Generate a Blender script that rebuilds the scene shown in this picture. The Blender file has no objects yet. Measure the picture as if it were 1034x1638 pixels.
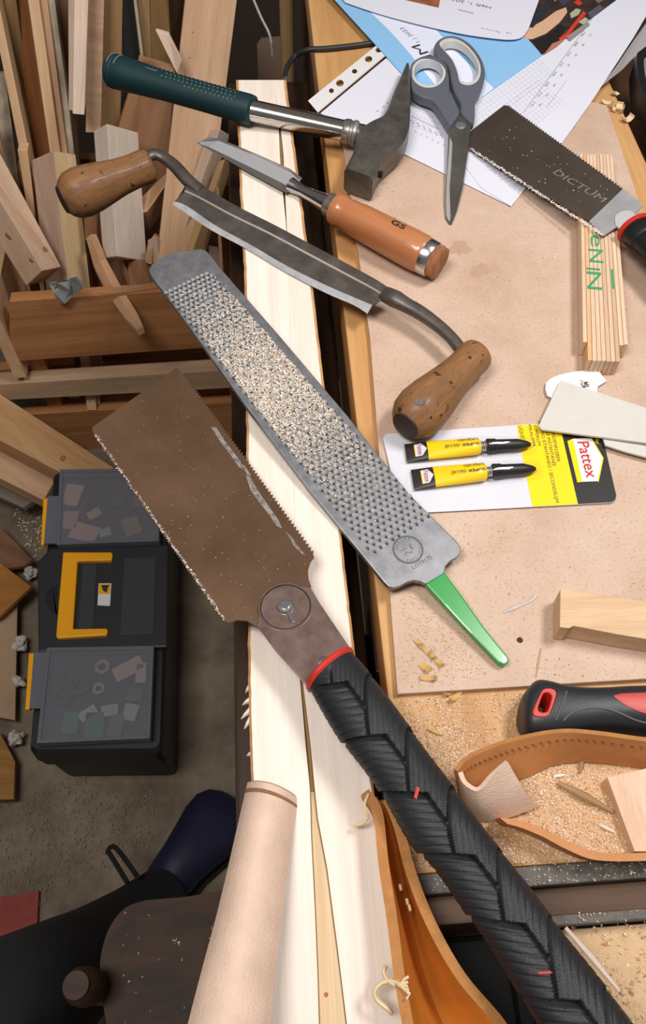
import bpy, bmesh, math, random
from mathutils import Vector, Matrix, noise as mnoise
from mathutils.bvhtree import BVHTree
from mathutils.geometry import delaunay_2d_cdt
random.seed(7)
R = random.Random(11)
SC = bpy.context.scene
COL = SC.collection

# ------------------------------------------------------------------ camera
F, CX, CY = 1300.0, 517.0, 819.0                 # focal length in pixels of the 1034x1638 frame
PHI, PSI = math.radians(57.8), math.radians(3.9)
CAM = Vector((0, 0, 1.40))
FW = Vector((math.sin(PSI)*math.cos(PHI), math.cos(PSI)*math.cos(PHI), -math.sin(PHI)))
RT = Vector((math.cos(PSI), -math.sin(PSI), 0))
UP = RT.cross(FW)
cd = bpy.data.cameras.new('camera'); cam = bpy.data.objects.new('camera', cd); COL.objects.link(cam)
cd.sensor_fit = 'VERTICAL'; cd.sensor_height = 24.0; cd.lens = 24.0*F/1638.0
cd.clip_start = 0.01; cd.clip_end = 50
cam.matrix_world = Matrix.Translation(CAM) @ Matrix((RT, UP, -FW)).transposed().to_4x4()
SC.camera = cam

# ------------------------------------------------------------------ light, world, exposure
SC.view_settings.view_transform = 'Standard'; SC.view_settings.look = 'None'
SC.view_settings.gamma = 1.0; SC.view_settings.exposure = -0.18
SC.view_settings.use_curve_mapping = False
W = bpy.data.worlds.new('world'); SC.world = W; W.use_nodes = True
W.node_tree.nodes['Background'].inputs[0].default_value = (0.60, 0.55, 0.51, 1)
W.node_tree.nodes['Background'].inputs[1].default_value = 0.30
def area(name, loc, target, sx, sy, power, col):
    l = bpy.data.lights.new(name, 'AREA'); l.shape = 'RECTANGLE'; l.size = sx; l.size_y = sy
    l.energy = power; l.color = col
    o = bpy.data.objects.new(name, l); COL.objects.link(o); o.location = loc
    d = Vector(target) - Vector(loc)
    o.rotation_euler = d.to_track_quat('-Z', 'Y').to_euler()
    return o
area('bench_lamp', (0.72, 0.46, 2.20), (0.08, 0.55, 0.80), 0.42, 0.26, 17.5, (1.0, 0.975, 0.955))
area('room_lamp', (-0.42, 0.05, 2.25), (-0.32, 1.15, 0.6), 0.6, 0.4, 21, (1.0, 0.955, 0.91))

# ------------------------------------------------------------------ pixel rays
def ray(px, py): return FW + RT*((px-CX)/F) + UP*((CY-py)/F)
def Pz(px, py, z):
    d = ray(px, py); return CAM + d*((z-CAM.z)/d.z)
def Py(px, py, y):
    d = ray(px, py); return CAM + d*((y-CAM.y)/d.y)
class Plane:
    """a resting plane: origin, u along, v across, n up"""
    def __init__(s, o, u, n=None, v=None):
        s.o = Vector(o); s.u = Vector(u).normalized()
        if n is None:
            side = Vector((0,0,1)).cross(s.u).normalized(); n = s.u.cross(side)
        s.n = Vector(n).normalized()
        if s.n.z < 0: s.n = -s.n
        s.u = (s.u - s.n*s.u.dot(s.n)).normalized(); s.v = s.n.cross(s.u)
    def hit(s, px, py):
        d = ray(px, py); return CAM + d*((s.o-CAM).dot(s.n)/d.dot(s.n))
    def uv(s, px, py):
        p = s.hit(px, py) - s.o; return (p.dot(s.u), p.dot(s.v))
    def M(s): return Matrix((s.u, s.v, s.n)).transposed().to_4x4()
    def mat(s): return Matrix.Translation(s.o) @ s.M()
    def at(s, u, v, w=0): return s.o + s.u*u + s.v*v + s.n*w
def hplane(z, px=517, py=819, ang=0):
    return Plane(Pz(px, py, z), (math.cos(ang), math.sin(ang), 0), (0,0,1))
def lplane(pa, za, pb, zb):
    a = Pz(pa[0], pa[1], za); b = Pz(pb[0], pb[1], zb); return Plane(a, b-a)

# ------------------------------------------------------------------ materials
def lin(c): return tuple(((x/255)/12.92 if x/255 <= .04045 else ((x/255+.055)/1.055)**2.4) for x in c)
MATS = {}
def nmat(name):
    m = bpy.data.materials.new(name); m.use_nodes = True
    return m, m.node_tree.nodes, m.node_tree.links, m.node_tree.nodes['Principled BSDF']
def plain(name, c, rough=.5, metal=0, spec=.5, bump=0, bscale=200, var=0.0, vscale=30, coat=0, aniso=None):
    if name in MATS: return MATS[name]
    m, N, L, b = nmat(name); c = lin(c)
    b.inputs['Base Color'].default_value = (*c, 1); b.inputs['Roughness'].default_value = rough
    b.inputs['Metallic'].default_value = metal; b.inputs['Specular IOR Level'].default_value = spec
    b.inputs['Coat Weight'].default_value = coat
    if var or bump:
        tc = N.new('ShaderNodeTexCoord')
    if var:
        n = N.new('ShaderNodeTexNoise'); n.inputs['Scale'].default_value = vscale; n.inputs['Detail'].default_value = 6
        n.inputs['Roughness'].default_value = .65
        if aniso:
            mp = N.new('ShaderNodeMapping'); mp.inputs['Scale'].default_value = aniso
            L.new(tc.outputs['Object'], mp.inputs[0]); L.new(mp.outputs[0], n.inputs['Vector'])
        else: L.new(tc.outputs['Object'], n.inputs['Vector'])
        r = N.new('ShaderNodeValToRGB'); r.color_ramp.elements[0].position = .3; r.color_ramp.elements[1].position = .7
        r.color_ramp.elements[0].color = (*[x*(1-var) for x in c], 1); r.color_ramp.elements[1].color = (*[min(1, x*(1+var)) for x in c], 1)
        L.new(n.outputs[0], r.inputs[0]); L.new(r.outputs[0], b.inputs['Base Color'])
    if bump:
        n2 = N.new('ShaderNodeTexNoise'); n2.inputs['Scale'].default_value = bscale; n2.inputs['Detail'].default_value = 4
        L.new(tc.outputs['Object'], n2.inputs['Vector'])
        bp = N.new('ShaderNodeBump'); bp.inputs['Strength'].default_value = bump; bp.inputs['Distance'].default_value = .002
        L.new(n2.outputs[0], bp.inputs['Height']); L.new(bp.outputs[0], b.inputs['Normal'])
    MATS[name] = m; return m
def wood(name, c1, c2, rough=.6, sx=(45, 45, 2.2), dark=None, spec=.3, fine=.12, coat=0, bump=.15, spots=None):
    """grain runs along local Z unless the scale says otherwise"""
    if name in MATS: return MATS[name]
    m, N, L, b = nmat(name)
    tc = N.new('ShaderNodeTexCoord'); oi = N.new('ShaderNodeObjectInfo')
    mu = N.new('ShaderNodeMath'); mu.operation = 'MULTIPLY'; mu.inputs[1].default_value = 3.7
    L.new(oi.outputs['Random'], mu.inputs[0])
    ad = N.new('ShaderNodeVectorMath'); ad.operation = 'ADD'
    L.new(tc.outputs['Object'], ad.inputs[0]); L.new(mu.outputs[0], ad.inputs[1])
    mp = N.new('ShaderNodeMapping'); mp.inputs['Scale'].default_value = sx; L.new(ad.outputs[0], mp.inputs[0])
    n = N.new('ShaderNodeTexNoise'); n.inputs['Scale'].default_value = 1.0; n.inputs['Detail'].default_value = 5; n.inputs['Distortion'].default_value = .6
    L.new(mp.outputs[0], n.inputs['Vector'])
    r = N.new('ShaderNodeValToRGB'); e = r.color_ramp.elements
    e[0].position = .32; e[1].position = .68; e[0].color = (*lin(c1), 1); e[1].color = (*lin(c2), 1)
    if dark:
        k = e.new(.2); k.color = (*lin(dark), 1)
    L.new(n.outputs[0], r.inputs[0])
    mp2 = N.new('ShaderNodeMapping'); mp2.inputs['Scale'].default_value = tuple(12*x for x in sx); L.new(ad.outputs[0], mp2.inputs[0])
    n2 = N.new('ShaderNodeTexNoise'); n2.inputs['Scale'].default_value = 1.0; n2.inputs['Detail'].default_value = 3
    L.new(mp2.outputs[0], n2.inputs['Vector'])
    mr = N.new('ShaderNodeMapRange'); mr.inputs['From Min'].default_value = .3; mr.inputs['From Max'].default_value = .7
    mr.inputs['To Min'].default_value = 1-fine; mr.inputs['To Max'].default_value = 1+fine*.6
    L.new(n2.outputs[0], mr.inputs['Value'])
    mx = N.new('ShaderNodeMix'); mx.data_type = 'RGBA'; mx.blend_type = 'MULTIPLY'; mx.inputs[0].default_value = 1
    L.new(r.outputs[0], mx.inputs[6]); L.new(mr.outputs[0], mx.inputs[7])
    out = mx.outputs[2]
    if spots:
        vo = N.new('ShaderNodeTexNoise'); vo.inputs['Scale'].default_value = spots[0]; vo.inputs['Detail'].default_value = 3
        L.new(tc.outputs['Object'], vo.inputs['Vector'])
        r2 = N.new('ShaderNodeValToRGB'); r2.color_ramp.elements[0].position = spots[1]; r2.color_ramp.elements[1].position = spots[1]+.08
        r2.color_ramp.elements[0].color = (0,0,0,1); r2.color_ramp.elements[1].color = (1,1,1,1)
        L.new(vo.outputs[0], r2.inputs[0])
        mx2 = N.new('ShaderNodeMix'); mx2.data_type = 'RGBA'; L.new(r2.outputs[0], mx2.inputs[0])
        L.new(out, mx2.inputs[6]); mx2.inputs[7].default_value = (*lin(spots[2]), 1); out = mx2.outputs[2]
    L.new(out, b.inputs['Base Color'])
    b.inputs['Roughness'].default_value = rough; b.inputs['Specular IOR Level'].default_value = spec; b.inputs['Coat Weight'].default_value = coat
    bp = N.new('ShaderNodeBump'); bp.inputs['Strength'].default_value = bump; bp.inputs['Distance'].default_value = .001
    L.new(n2.outputs[0], bp.inputs['Height']); L.new(bp.outputs[0], b.inputs['Normal'])
    MATS[name] = m; return m
def clear(name, c, alpha, rough=.1):
    """thin clear or frosted plastic: mostly transmits straight through"""
    if name in MATS: return MATS[name]
    m, N, L, b = nmat(name)
    b.inputs['Base Color'].default_value = (*lin(c), 1); b.inputs['Roughness'].default_value = rough
    t = N.new('ShaderNodeBsdfTransparent'); mx = N.new('ShaderNodeMixShader'); mx.inputs[0].default_value = alpha
    L.new(t.outputs[0], mx.inputs[1]); L.new(b.outputs[0], mx.inputs[2]); L.new(mx.outputs[0], N['Material Output'].inputs[0])
    MATS[name] = m; return m

# ------------------------------------------------------------------ objects
def thing(name, label, cat, loc, group=None, kind=None):
    o = bpy.data.objects.new(name, None); COL.objects.link(o); o.location = loc; o.empty_display_size = .02
    tag(o, label, cat, group, kind); return o
def tag(o, label=None, cat=None, group=None, kind=None):
    if label: o['label'] = label
    if cat: o['category'] = cat
    if group: o['group'] = group
    if kind: o['kind'] = kind
    return o
WM = {}
def world_of(o): return WM.get(o.name, Matrix.Translation(o.location))
def link(name, verts, faces, mat, parent=None, frame=None, smooth=False, bevel=0, label=None, fmat=None):
    """verts in world space; the object gets 'frame' as its own axes"""
    frame = frame if frame is not None else Matrix.Translation(verts[0])
    inv = frame.inverted()
    me = bpy.data.meshes.new(name); me.from_pydata([inv @ Vector(v) for v in verts], [], faces)
    for m in (mat if isinstance(mat, (list, tuple)) else [mat]): me.materials.append(m)
    if fmat:
        for p, i in zip(me.polygons, fmat): p.material_index = i
    bm = bmesh.new(); bm.from_mesh(me)
    bmesh.ops.recalc_face_normals(bm, faces=bm.faces)
    if bevel:
        bmesh.ops.bevel(bm, geom=[e for e in bm.edges if len(e.link_faces) == 2 and e.calc_face_angle(0) > .5], offset=bevel, segments=2, affect='EDGES', profile=.6, clamp_overlap=True)
    bm.to_mesh(me); bm.free()
    if smooth:
        for p in me.polygons: p.use_smooth = True
        if smooth != 'all': me.set_sharp_from_angle(angle=math.radians(smooth if smooth is not True else 40))
    o = bpy.data.objects.new(name, me); COL.objects.link(o)
    if parent is not None:
        o.parent = parent; o.matrix_basis = world_of(parent).inverted() @ frame
    else: o.matrix_basis = frame
    WM[o.name] = frame
    if label: o['label'] = label
    return o
BOXF = [(0,3,2,1),(4,5,6,7),(0,1,5,4),(1,2,6,5),(2,3,7,6),(3,0,4,7)]
def axes(z, x=None):
    z = Vector(z).normalized(); x = Vector(x) if x is not None else (Vector((0,0,1)) if abs(z.z) < .9 else Vector((1,0,0)))
    x = (x - z*x.dot(z)).normalized(); return Matrix((x, z.cross(x), z)).transposed().to_4x4()
def box8(name, q0, q1, mat, parent=None, bevel=.0008, label=None, fmat=None):
    """prism between two quads (4 corners each); grain along it"""
    a = sum((Vector(p) for p in q0), Vector())/4; b = sum((Vector(p) for p in q1), Vector())/4
    fr = Matrix.Translation(a) @ axes(b-a, Vector(q0[1])-Vector(q0[0]))
    return link(name, list(q0)+list(q1), BOXF, mat, parent, fr, bevel=bevel, label=label, fmat=fmat)
def abox(name, lo, hi, mat, parent=None, bevel=.001, label=None, along=None):
    x0,y0,z0 = lo; x1,y1,z1 = hi
    d = [(x1-x0), (y1-y0), (z1-z0)]; k = d.index(max(d)) if along is None else along
    if k == 2: q0, q1 = [(x0,y0,z0),(x1,y0,z0),(x1,y1,z0),(x0,y1,z0)], [(x0,y0,z1),(x1,y0,z1),(x1,y1,z1),(x0,y1,z1)]
    elif k == 0: q0, q1 = [(x0,y0,z0),(x0,y1,z0),(x0,y1,z1),(x0,y0,z1)], [(x1,y0,z0),(x1,y1,z0),(x1,y1,z1),(x1,y0,z1)]
    else: q0, q1 = [(x0,y0,z0),(x1,y0,z0),(x1,y0,z1),(x0,y0,z1)], [(x0,y1,z0),(x1,y1,z0),(x1,y1,z1),(x0,y1,z1)]
    return box8(name, q0, q1, mat, parent, bevel, label)
def ngon(name, pts, plane, t, mat, parent=None, bevel=0, top=0, label=None, uv=False, along=None):
    """outline on a plane, thickness t below height 'top' over the plane"""
    P = pts if uv else [plane.uv(*p) for p in pts]
    n = len(P)
    vs = [plane.at(u, v, top) for u, v in P] + [plane.at(u, v, top-t) for u, v in P]
    if n > 4:
        r_ = delaunay_2d_cdt([Vector((u, v))*100 for u, v in P], [], [list(range(n))], 1, 1e-7)
        tri = [tuple(r_[3][k][0] for k in f) for f in r_[2]] if all(r_[3]) else [tuple(range(n))]
        if not all(r_[3]): print('SELFX', name)
    else: tri = [tuple(range(n))]
    fs = tri + [tuple(n+k for k in reversed(f)) for f in tri] + [(i, n+i, n+(i+1) % n, (i+1) % n) for i in range(n)]
    fr = plane.mat()
    if along is not None:
        fr = Matrix.Translation(plane.o) @ axes(along, plane.n)
    return link(name, vs, fs, mat, parent, fr, bevel=bevel, label=label)
def smoothpoly(pts, n=6, closed=True):
    out = []; m = len(pts)
    for i in range(m if closed else m-1):
        p0 = Vector(pts[(i-1) % m] if closed or i > 0 else pts[0]); p1 = Vector(pts[i]); p2 = Vector(pts[(i+1) % m])
        p3 = Vector(pts[(i+2) % m] if closed or i+2 < m else pts[-1])
        for k in range(n):
            t = k/n
            out.append(.5*((2*p1)+(p2-p0)*t+(2*p0-5*p1+4*p2-p3)*t*t+(3*p1-p0-3*p2+p3)*t**3))
    if not closed: out.append(Vector(pts[-1]))
    return out
def rings(name, rgs, mat, parent=None, frame=None, cap=True, smooth=True, closed=True, label=None, bevel=0, jm=None):
    n = len(rgs[0]); vs = [v for r in rgs for v in r]; fs = []
    for i in range(len(rgs)-1):
        for j in range(n if closed else n-1):
            fs.append((i*n+j, i*n+(j+1) % n, (i+1)*n+(j+1) % n, (i+1)*n+j))
    if cap and closed:
        fs.append(tuple(range(n-1, -1, -1))); fs.append(tuple((len(rgs)-1)*n+j for j in range(n)))
    fm = [jm.get(j, 0) for i in range(len(rgs)-1) for j in range(n if closed else n-1)]+[0, 0] if jm else None
    return link(name, vs, fs, mat, parent, frame, smooth=smooth, label=label, bevel=bevel, fmat=fm)
def tube(name, path, rad, mat, parent=None, seg=10, flat=1.0, label=None, upv=(0,0,1), smooth=True, sub=0):
    path = [Vector(p) for p in path]
    if sub:
        if isinstance(rad, (list, tuple)):
            pr = smoothpoly([(*p, r) for p, r in zip(path, rad)] if False else [Vector((p.x, p.y, p.z)) for p in path], sub, False)
            rr = []
            for i in range(len(rad)-1): rr += [rad[i]+(rad[i+1]-rad[i])*k/sub for k in range(sub)]
            rad = rr+[rad[-1]]; path = pr
        else: path = smoothpoly(path, sub, False)
    rgs = []
    for i, p in enumerate(path):
        d = (path[min(i+1, len(path)-1)]-path[max(i-1, 0)]).normalized()
        s = d.cross(Vector(upv))
        s = s.normalized() if s.length > 1e-4 else Vector((1,0,0))
        w = s.cross(d); r = rad[i] if isinstance(rad, (list, tuple)) else rad
        rgs.append([p + s*(r*math.cos(a)) + w*(r*flat*math.sin(a)) for a in [2*math.pi*k/seg for k in range(seg)]])
    fr = Matrix.Translation(path[0]) @ axes(path[-1]-path[0])
    return rings(name, rgs, mat, parent, fr, label=label, smooth=smooth)
def lathe(name, a, b, prof, mat, parent=None, seg=24, label=None, flat=1.0, upv=(0,0,1), smooth=35):
    """profile [(t 0..1 along a-b, radius)]"""
    a, b = Vector(a), Vector(b); d = (b-a).normalized()
    s = d.cross(Vector(upv)); s = s.normalized() if s.length > 1e-4 else Vector((1,0,0)); w = s.cross(d)
    rgs = [[a+(b-a)*t + s*(r*math.cos(q)) + w*(r*flat*math.sin(q)) for q in [2*math.pi*k/seg for k in range(seg)]] for t, r in prof]
    return rings(name, rgs, mat, parent, Matrix.Translation(a) @ axes(d), label=label, smooth=smooth)
def text(body, plane, pa, pb, mat, parent, lift=.0004, bold=0, height=None, name='lettering', thick=.0001, squash=None, frame3=None):
    """flat print: baseline from pixel pa to pixel pb on the plane"""
    cu = bpy.data.curves.new(name, 'FONT'); cu.body = body; cu.size = 1; cu.resolution_u = 3; cu.offset = bold
    tmp = bpy.data.objects.new(name, cu); COL.objects.link(tmp)
    dg = bpy.context.evaluated_depsgraph_get(); dg.update()
    me = bpy.data.meshes.new_from_object(tmp.evaluated_get(dg)); bpy.data.objects.remove(tmp)
    xs = [v.co.x for v in me.vertices]; x0, x1 = min(xs), max(xs)
    if frame3: A, B, nn = frame3
    else: A = plane.hit(*pa); B = plane.hit(*pb); nn = plane.n
    X = (B-A); k = X.length/(x1-x0); X.normalize(); Y = nn.cross(X)
    ky = k if height is None else height/.7
    for v in me.vertices: v.co = Vector(((v.co.x-x0)*k, v.co.y*ky, 0))
    me.materials.clear(); me.materials.append(mat)
    o = bpy.data.objects.new(name, me); COL.objects.link(o)
    fr = Matrix.Translation(A+nn*lift) @ Matrix((X, Y, nn)).transposed().to_4x4()
    if parent is not None: o.parent = parent; o.matrix_basis = world_of(parent).inverted() @ fr
    else: o.matrix_basis = fr
    WM[o.name] = fr
    return o
def chips(name, pts, mat, parent=None, s=(.0006, .0016), seed=1, label=None, cat=None, normal=Vector((0,0,1)), lift=.4):
    """a scatter of tiny wood flakes, each a real sliver, joined as stuff"""
    r = random.Random(seed); vs = []; fs = []; fm = []
    nm = len(mat) if isinstance(mat, (list, tuple)) else 1
    t1 = normal.orthogonal().normalized(); t2 = normal.cross(t1)
    for p in pts:
        l = r.uniform(*s); w = l*r.uniform(.3, .7); a = r.uniform(0, 6.283); q = r.uniform(-.35, .35)
        d = t1*math.cos(a)+t2*math.sin(a); e = normal.cross(d); d2 = d*math.cos(q)+normal*math.sin(q)
        c = Vector(p)+normal*(l*lift); k = len(vs)
        vs += [c-d2*l, c+d2*l*.8+e*w, c+d2*l-e*w, c+normal*w*.7]
        fs += [(k,k+1,k+3),(k+1,k+2,k+3),(k+2,k,k+3),(k,k+2,k+1)]; fm += [r.randrange(nm)]*4
    o = link(name, vs, fs, mat, parent, Matrix.Translation(pts[0]) if parent is None else Matrix.Translation(world_of(parent).translation), label=label, fmat=fm)
    o['kind'] = 'stuff'
    if cat: o['category'] = cat
    return o
def on_surface(o, px, py):
    """first point of an object on the line of sight through a pixel, with its normal"""
    fr = WM[o.name]; iv = fr.inverted(); a = iv @ CAM; d = (iv.to_3x3() @ ray(px, py)).normalized()
    bt = BVHTree.FromPolygons([v.co for v in o.data.vertices], [tuple(p.vertices) for p in o.data.polygons])
    h, n, i, ds = bt.ray_cast(a, d)
    if h is None: return None
    return fr @ h, (fr.to_3x3() @ n).normalized()
def spot(name, o, px, py, r, mat, parent, flat=1.0, h=.0003):
    q = on_surface(o, px, py)
    if q is None: print('NOHIT', name, px, py); return
    p, n = q
    if n.dot(CAM-p) < 0: n = -n
    return lathe(name, p-n*.0006, p+n*h, [(0,r),(1,r*.9)], mat, parent, 14, flat=flat)
def inpoly(x, y, P):
    c = False; j = len(P)-1
    for i in range(len(P)):
        if (P[i][1] > y) != (P[j][1] > y) and x < (P[j][0]-P[i][0])*(y-P[i][1])/(P[j][1]-P[i][1])+P[i][0]: c = not c
        j = i
    return c
def scatter(poly, n, seed, dens=None):
    r = random.Random(seed); xs = [p[0] for p in poly]; ys = [p[1] for p in poly]; out = []
    while len(out) < n:
        x = r.uniform(min(xs), max(xs)); y = r.uniform(min(ys), max(ys))
        if inpoly(x, y, poly) and (dens is None or r.random() < dens(x, y)): out.append((x, y))
    return out
def zigzag(a, b, n, h, away, skew=.7):
    """saw teeth from a to b on a plane (u,v), pointing away from the point 'away'"""
    a, b = Vector(a), Vector(b); d = b-a; nn = Vector((-d.y, d.x)).normalized()*h; out = []
    if nn.dot(Vector(away)-a) > 0: nn = -nn
    for i in range(n):
        out.append(a+d*(i/n)); out.append(a+d*((i+skew)/n)+nn)
    out.append(b); return out
def plate_holes(name, outer, holes, plane, t, top, mat, parent, bevel=0, label=None):
    """flat plate with holes, from pixel outlines on a plane"""
    cu = bpy.data.curves.new(name, 'CURVE'); cu.dimensions = '2D'; cu.fill_mode = 'BOTH'
    cu.extrude = max(t/2-bevel, .00002); cu.bevel_depth = bevel; cu.bevel_resolution = 2; cu.offset = -bevel
    for pts in [outer]+holes:
        sp = cu.splines.new('POLY'); sp.points.add(len(pts)-1); sp.use_cyclic_u = True
        for q, p in zip(sp.points, pts):
            u, v = plane.uv(*p); q.co = (u, v, 0, 1)
    tmp = bpy.data.objects.new(name, cu); COL.objects.link(tmp)
    dg = bpy.context.evaluated_depsgraph_get(); dg.update()
    me = bpy.data.meshes.new_from_object(tmp.evaluated_get(dg)); bpy.data.objects.remove(tmp)
    me.materials.clear(); me.materials.append(mat); me.name = name
    o = bpy.data.objects.new(name, me); COL.objects.link(o)
    fr = plane.mat() @ Matrix.Translation((0, 0, top-t/2))
    if parent is not None: o.parent = parent; o.matrix_basis = world_of(parent).inverted() @ fr
    else: o.matrix_basis = fr
    for p in me.polygons: p.use_smooth = True
    me.set_sharp_from_angle(angle=math.radians(35))
    WM[o.name] = fr
    if label: o['label'] = label
    return o

# ------------------------------------------------------------------ palette
pale   = wood('pale_wood', (222,200,180), (234,216,200))
pale2  = wood('pale_wood_pinkish', (210,182,160), (224,200,180))
honey  = wood('honey_wood', (206,166,124), (220,184,146))
tan    = wood('tan_wood', (186,146,112), (204,168,134))
brownw = wood('red_brown_wood', (130,78,38), (156,98,52))
olive  = wood('olive_wood', (150,118,80), (172,138,98))
greyw  = wood('grey_weathered_wood', (150,136,118), (196,182,160), sx=(70,70,25))
endg   = wood('growth_ring_wood', (172,138,110), (196,162,132), sx=(8,8,90))
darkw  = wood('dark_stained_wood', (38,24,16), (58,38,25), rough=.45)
benchw = wood('varnished_bench_wood', (188,138,86), (208,162,110), rough=.4, sx=(30,30,2), dark=(168,112,58), fine=.08)
cratew = wood('crate_wood', (160,108,66), (184,130,84), dark=(130,84,48))
plankw = wood('plank_wood', (176,134,90), (200,160,116), sx=(24,24,3), dark=(150,108,70))
BLACK = plain('black_plastic', (22,22,24), .45)
RUBB = plain('black_rubber', (33,34,37), .5, spec=.4, bump=.15, bscale=900)
RED = plain('red_rubber', (190,44,30), .45)
YEL = plain('yellow_plastic', (246,170,10), .4)
WHITE = plain('white_print', (222,222,228), .6)
INK = plain('dark_print', (40,40,44), .6)
GREYINK = plain('grey_print', (150,152,165), .6)
SAWD = [plain('sawdust_pale', (234,214,190), .9), plain('sawdust_tan', (214,182,148), .9), plain('sawdust_ochre', (190,150,108), .9)]
STEEL = plain('bright_steel', (205,205,208), .28, 1)

# ================================================================== SETTING
ZB, ZT, ZS = 0.870, 0.864, 0.885          # hardboard top, bench top, stave top
def concrete():
    m, N, L, b = nmat('dusty_concrete')
    tc = N.new('ShaderNodeTexCoord')
    n = N.new('ShaderNodeTexNoise'); n.inputs['Scale'].default_value = 9; n.inputs['Detail'].default_value = 9; n.inputs['Roughness'].default_value = .7
    L.new(tc.outputs['Object'], n.inputs['Vector'])
    r = N.new('ShaderNodeValToRGB'); e = r.color_ramp.elements
    e[0].position = .3; e[0].color = (*lin((92,80,66)), 1); e[1].position = .72; e[1].color = (*lin((150,136,116)), 1)
    L.new(n.outputs[0], r.inputs[0]); L.new(r.outputs[0], b.inputs['Base Color']); b.inputs['Roughness'].default_value = .9
    bp = N.new('ShaderNodeBump'); bp.inputs['Strength'].default_value = .5; bp.inputs['Distance'].default_value = .004
    n3 = N.new('ShaderNodeTexNoise'); n3.inputs['Scale'].default_value = 90; n3.inputs['Detail'].default_value = 5
    L.new(tc.outputs['Object'], n3.inputs['Vector']); L.new(n3.outputs[0], bp.inputs['Height']); L.new(bp.outputs[0], b.inputs['Normal'])
    return m
tag(abox('floor', (-1.6, -1.2, -.05), (1.6, 1.95, 0), concrete(), bevel=0), kind='structure')
tag(abox('wall_back', (-1.6, 1.85, -.05), (1.6, 1.95, 1.6), plain('dark_wall', (52,42,34), .85, bump=.3, bscale=40), bevel=0), kind='structure')

tag(abox('wall_left', (-1.7, -1.2, -.05), (-1.6, 1.95, 1.6), plain('dark_wall', (52,42,34)), bevel=0), kind='structure')

# ================================================================== WORKBENCH
bench = thing('workbench', 'varnished narrow wooden workbench with dark gap along its left edge', 'workbench', (.22, .6, 0))
BX0, BX1, BY0, BY1 = .057, .398, .073, 1.32
abox('bench_top', (BX0, BY0, ZT-.045), (BX1, BY1, ZT), benchw, bench, .002)
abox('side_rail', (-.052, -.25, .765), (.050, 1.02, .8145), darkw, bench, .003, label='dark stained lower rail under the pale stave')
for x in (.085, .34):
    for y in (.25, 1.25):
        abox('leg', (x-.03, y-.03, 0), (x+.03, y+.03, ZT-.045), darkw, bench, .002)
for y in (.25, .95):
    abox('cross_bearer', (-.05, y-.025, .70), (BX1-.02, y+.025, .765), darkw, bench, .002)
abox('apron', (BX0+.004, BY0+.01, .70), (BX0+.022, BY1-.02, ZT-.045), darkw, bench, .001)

abox('gap_ledge', (BX1+.001, BY0+.02, .62), (.60, BY1-.1, .79), wood('gap_ledge_wood', (66,44,28),(92,62,40), sx=(30,30,3)), bench, .002, label='added dark brown ledge filling the dark gap right of the bench')  # ledge added so the dark gap beside the bench reads brown

def mottled(name, base, d, l, speck, bump=.12):
    """fibreboard: fine fibres, faint stains"""
    m, N, L, b = nmat(name); tc = N.new('ShaderNodeTexCoord')
    n = N.new('ShaderNodeTexNoise'); n.inputs['Scale'].default_value = 14; n.inputs['Detail'].default_value = 8; n.inputs['Roughness'].default_value = .62
    L.new(tc.outputs['Object'], n.inputs['Vector'])
    r = N.new('ShaderNodeValToRGB'); e = r.color_ramp.elements; e[0].position = .3; e[1].position = .7
    e[0].color = (*lin(d), 1); e[1].color = (*lin(l), 1); k = e.new(.5); k.color = (*lin(base), 1)
    L.new(n.outputs[0], r.inputs[0])
    n2 = N.new('ShaderNodeTexNoise'); n2.inputs['Scale'].default_value = 420; n2.inputs['Detail'].default_value = 4
    L.new(tc.outputs['Object'], n2.inputs['Vector'])
    r2 = N.new('ShaderNodeValToRGB'); r2.color_ramp.elements[0].position = .33; r2.color_ramp.elements[1].position = .45
    r2.color_ramp.elements[0].color = (*lin(speck), 1); r2.color_ramp.elements[1].color = (1,1,1,1); L.new(n2.outputs[0], r2.inputs[0])
    mx = N.new('ShaderNodeMix'); mx.data_type = 'RGBA'; mx.blend_type = 'MULTIPLY'; mx.inputs[0].default_value = .35
    L.new(r.outputs[0], mx.inputs[6]); L.new(r2.outputs[0], mx.inputs[7]); L.new(mx.outputs[2], b.inputs['Base Color'])
    b.inputs['Roughness'].default_value = .55; b.inputs['Specular IOR Level'].default_value = .35
    bp = N.new('ShaderNodeBump'); bp.inputs['Strength'].default_value = bump; bp.inputs['Distance'].default_value = .001
    L.new(n2.outputs[0], bp.inputs['Height']); L.new(bp.outputs[0], b.inputs['Normal'])
    return m
HARD = mottled('hardboard', (200,172,151), (188,158,137), (207,181,162), (196,178,165))
hb = thing('hardboard_sheet', 'thin tan hardboard sheet lying on the workbench under the tools', 'board', (.22, .5, ZT))
pl = hplane(ZB)
P = [Pz(*p, ZB) for p in ((541,172),(592,540),(636,1110))] + [Pz(1080,1083,ZB), Vector((.366,.64,ZB)), Pz(970,163,ZB)]
ngon('sheet', [((p-pl.o).dot(pl.u), (p-pl.o).dot(pl.v)) for p in P], pl, .0058, HARD, hb, bevel=.0008, uv=True)
edge = plain('burnt_board_edge', (92,66,48), .8)
nl = plain('knot_hole', (60,44,34), .9)
c = Pz(832, 1024, ZB); lathe('nail_hole', c+Vector((0,0,-.0005)), c+Vector((0,0,.0003)), [(0,.0016),(1,.0022)], nl, hb, 12)
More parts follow.
